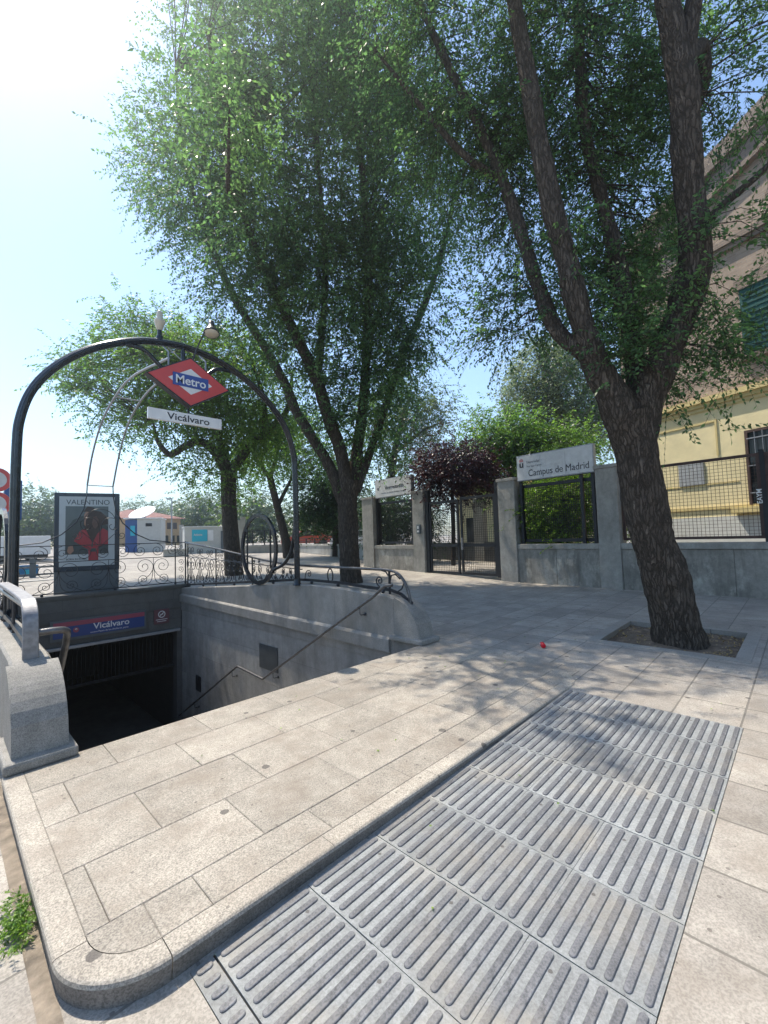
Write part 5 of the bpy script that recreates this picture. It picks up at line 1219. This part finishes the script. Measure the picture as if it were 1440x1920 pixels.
# back boundary wall in two runs with fence over it
def backwall(label, pA, dA, pB, dB, row_top, fence_top, n_post, fl):
    A = P(pA, 1020, dA); B = P(pB, 1020, dB); d = np.array([B[0]-A[0], B[1]-A[1]]); L = np.linalg.norm(d); d /= L; nn = np.array([-d[1], d[0]])
    if nn@FWD[:2] < 0: nn = -nn
    g = gz(A[0], A[1]); Mx = Matrix(((d[0], nn[0], 0, A[0]), (d[1], nn[1], 0, A[1]), (0, 0, 1, 0), (0, 0, 0, 1)))
    t = thing('boundary_wall', label, 'wall', (A[0], A[1], g)); zt_ = hz((A[0]+B[0])/2, (A[1]+B[1])/2, row_top)
    mb = MB(); k = int(L/1.3); w = L/k
    for i in range(k): mb.box(i*w+.008, (i+1)*w-.008, 0, .3, -.3, zt_-.12, 0, Mx)
    mb.box(0, L, .02, .28, -.3, zt_-.14, 0, Mx)
    wp(mb.build('wall', M_wallw), t); mb = MB(); mb.box(-.02, L+.02, -.04, .34, zt_-.118, zt_, 0, Mx); wp(mb.build('coping', M_concg), t)
    f = thing('wall_fence', fl, 'fence', (A[0], A[1], zt_)); zf = hz((A[0]+B[0])/2, (A[1]+B[1])/2, fence_top)
    for i in range(n_post+1): x = L*i/n_post; mb = MB(); mb.box(x-.04, x+.04, .1, .18, zt_, zf, 0, Mx); wp(mb.build('post', M_iron), f)
    mb = MB(); mb.box(0, L, .12, .16, zt_+.12, zt_+.16, 0, Mx); mb.box(0, L, .12, .16, zf-.05, zf, 0, Mx)
    mb.box(0, L, .12, .16, (zt_+zf)/2, (zt_+zf)/2+.03, 0, Mx); wp(mb.build('rails', M_iron), f)
backwall('low pale panelled wall seen through the oval iron ring', 452, 29, 560, 30, 1021, 994, 5, 'dark fence over the low wall behind the oval ring')
backwall('low pale panelled wall behind the round dark tree', 556, 30, 690, 22, 1020, 1008, 7, 'dark two rail fence over the low wall behind the round tree')
# red brick block in the distance and parked cars
Mx = facing(680, 60, -.1); t = fth('brick_block', 'distant red brick apartment block behind the elm trunk', 'building', Mx)
fb(t, 'wall', brickmat('red_brick', (.42, .14, .08), (.34, .11, .07), (.3, .2, .16)), Mx, fx(Mx, 560), fx(Mx, 705), 0, 8, -1, fz(Mx, 0, 962))
for i in range(9):
    for k in range(3): fb(t, 'window', M_glassd, Mx, fx(Mx, 566)+i*1.15, fx(Mx, 566)+i*1.15+.55, -.05, -.001, 1.3+k*1.5, 2.2+k*1.5)
fb(t, 'roof', M_concg, Mx, fx(Mx, 558), fx(Mx, 707), -.2, 8.2, fz(Mx, 0, 962)+.001, fz(Mx, 0, 962)+.25)
def car(label, px, D, paint, rz=0.):
    Mx = facing(px, D, rz); t = fth('parked_car', label, 'car', Mx, 'cars parked beyond the low wall')
    side = [(-2.1, .35), (-2.1, .75), (-1.95, .88), (-1.2, .95), (-.6, 1.42), (.7, 1.45), (1.45, .98), (2.05, .88), (2.12, .6), (2.1, .35)]
    mb = MB(); mb.prism(side, 'y', -.85, .85, fmap=lambda t_, u, w: tuple(Mx@Vector((u, t_, w)))); wp(mb.build('body', paint, bevel=.05), t)
    gl = [(-1.1, .96), (-.56, 1.37), (.66, 1.39), (1.3, .99)]
    mb = MB(); mb.prism(gl, 'y', -.86, .86, fmap=lambda t_, u, w: tuple(Mx@Vector((u, t_, w)))); wp(mb.build('windows', M_glassd), t)
    for sx in (-1.3, 1.3):
        for sy in (-.86, .72):
            mb = MB(); mb.lathe([(0, 0), (.32, 0), (.34, .05), (.34, .13), (.32, .16), (0, .16)], (0, 0, 0), 18, 0, Mx@Matrix.Translation((sx, sy, .34))@Matrix.Rotation(-PI/2, 4, 'X')); wp(mb.build('wheel', M_rub), t)
car('red car behind the fence between the arch post and the round tree', 575, 38, plain('car_red', (.45, .06, .03), .3, .2, bs=0), .2)
car('white car behind the fence right of the round tree', 670, 36, plain('car_white', (.6, .6, .6), .3, .1, bs=0), -.2)

# white lorry box and blue car at far left, guard rail
Mx = facing(60, 26, .1); t = fth('white_lorry', 'white box lorry parked behind the guard rail at far left', 'lorry', Mx)
x0, x1 = fx(Mx, -40), fx(Mx, 95); fb(t, 'cargo_box', M_white, Mx, x0, x1, 0, 2.2, .36, fz(Mx, 0, 1005), .03); fb(t, 'chassis', M_iron, Mx, x0+.1, x1-.1, .2, 2, .2, .355)
for x in (x0+.9, x1-.9):
    mb = MB(); mb.lathe([(0, 0), (.38, 0), (.4, .05), (.4, .2), (.38, .24), (0, .24)], (0, 0, 0), 18, 0, Mx@Matrix.Translation((x, .1, .4))@Matrix.Rotation(-PI/2, 4, 'X')); wp(mb.build('wheel', M_rub), t)
Mx = facing(60, 17.6, .05); t = fth('blue_banner', 'bright blue banner hanging behind the guard rail left of the advert panel', 'banner', Mx)
fb(t, 'cloth', plain('banner_blue', (.01, .16, .36), .5, bs=0), Mx, fx(Mx, 20), fx(Mx, 73), 0, .03, fz(Mx, 0, 1082), fz(Mx, 0, 1059), .01); fb(t, 'pale_patch', M_cyan, Mx, fx(Mx, 47), fx(Mx, 62), -.006, -.001, fz(Mx, 0, 1078), fz(Mx, 0, 1068))
Mx = facing(60, 17, .05); t = fth('guard_rail', 'grey steel guard rail with dark posts left of the advert panel', 'barrier', Mx)
for py, w in ((1046, .05), (1054, .05), (1064, .07), (1078, .07)):
    z = fz(Mx, 0, py); fb(t, 'rail', M_railg, Mx, fx(Mx, -60), fx(Mx, 103), 0, .05, z-w/2, z+w/2)
for px in (-30, 62): x = fx(Mx, px); fb(t, 'post', M_boxg, Mx, x-.1, x+.1, -.04, .0-.001, -.1, fz(Mx, 0, 1047), .01)
Mx = facing(60, 15.6, .05); t = fth('low_kerb_wall', 'low pale concrete kerb wall in front of the guard rail', 'wall', Mx)
fb(t, 'wall', M_concg, Mx, fx(Mx, -60), fx(Mx, 104), 0, .35, -.3, fz(Mx, 0, 1089), .02)
# traffic signs at the far left edge
Mx = facing(-10, 9.2); q0 = Mx@Vector((0, 0, 0))
def rsign(label, py, inner):
    z = fz(Mx, 0, py); t = thing('traffic_sign', label, 'sign', (q0.x, q0.y, q0.z+z))
    R0 = Mx@Matrix.Translation((0, -.04, z))@Matrix.Rotation(PI/2, 4, 'X')
    for nm, r, mat, a, b in (('disc', .262, M_white, .0, .012), ('red_ring', .26, M_red, .013, .016), ('centre', .175, inner, .0165, .019)):
        mb = MB(); mb.lathe([(0, a), (r, a), (r, b), (0, b)], (0, 0, 0), 32, 0, R0, smooth=False); wp(mb.build(nm, mat), t)
rsign('red ringed round traffic sign, the upper one at the left edge', 900, M_whited)
rsign('red ringed round traffic sign, the lower one at the left edge', 945, M_whited)
t = thing('sign_pole', 'thin grey pole carrying the round traffic signs at the left edge', 'pole', tuple(q0))
mb = MB(); mb.tube([tuple(Mx@Vector((0, 0, -.2))), tuple(Mx@Vector((0, 0, fz(Mx, 0, 885))))], .03, 8); wp(mb.build('shaft', M_greybar), t); fb(t, 'cap', M_greybar, Mx, -.035, .035, -.035, .035, fz(Mx, 0, 885), fz(Mx, 0, 885)+.02)
Mx = facing(26, 9.6, .2); t = fth('blue_sign', 'blue rectangular sign on a post behind the left arch leg', 'sign', Mx)
fb(t, 'panel', M_blue2, Mx, fx(Mx, 6), fx(Mx, 40), 0, .05, fz(Mx, 0, 975), fz(Mx, 0, 900), .01); fb(t, 'white_band', M_white, Mx, fx(Mx, 33), fx(Mx, 35), -.004, -.0005, fz(Mx, 0, 940), fz(Mx, 0, 905)); fb(t, 'post', M_greybar, Mx, fx(Mx, 20), fx(Mx, 23), .051, .1, -.2, fz(Mx, 0, 900))
print('OBJECTS', len(bpy.data.objects), 'LEAVES', sum(len(o.data.polygons) for o in bpy.data.objects if o.type == 'MESH'))
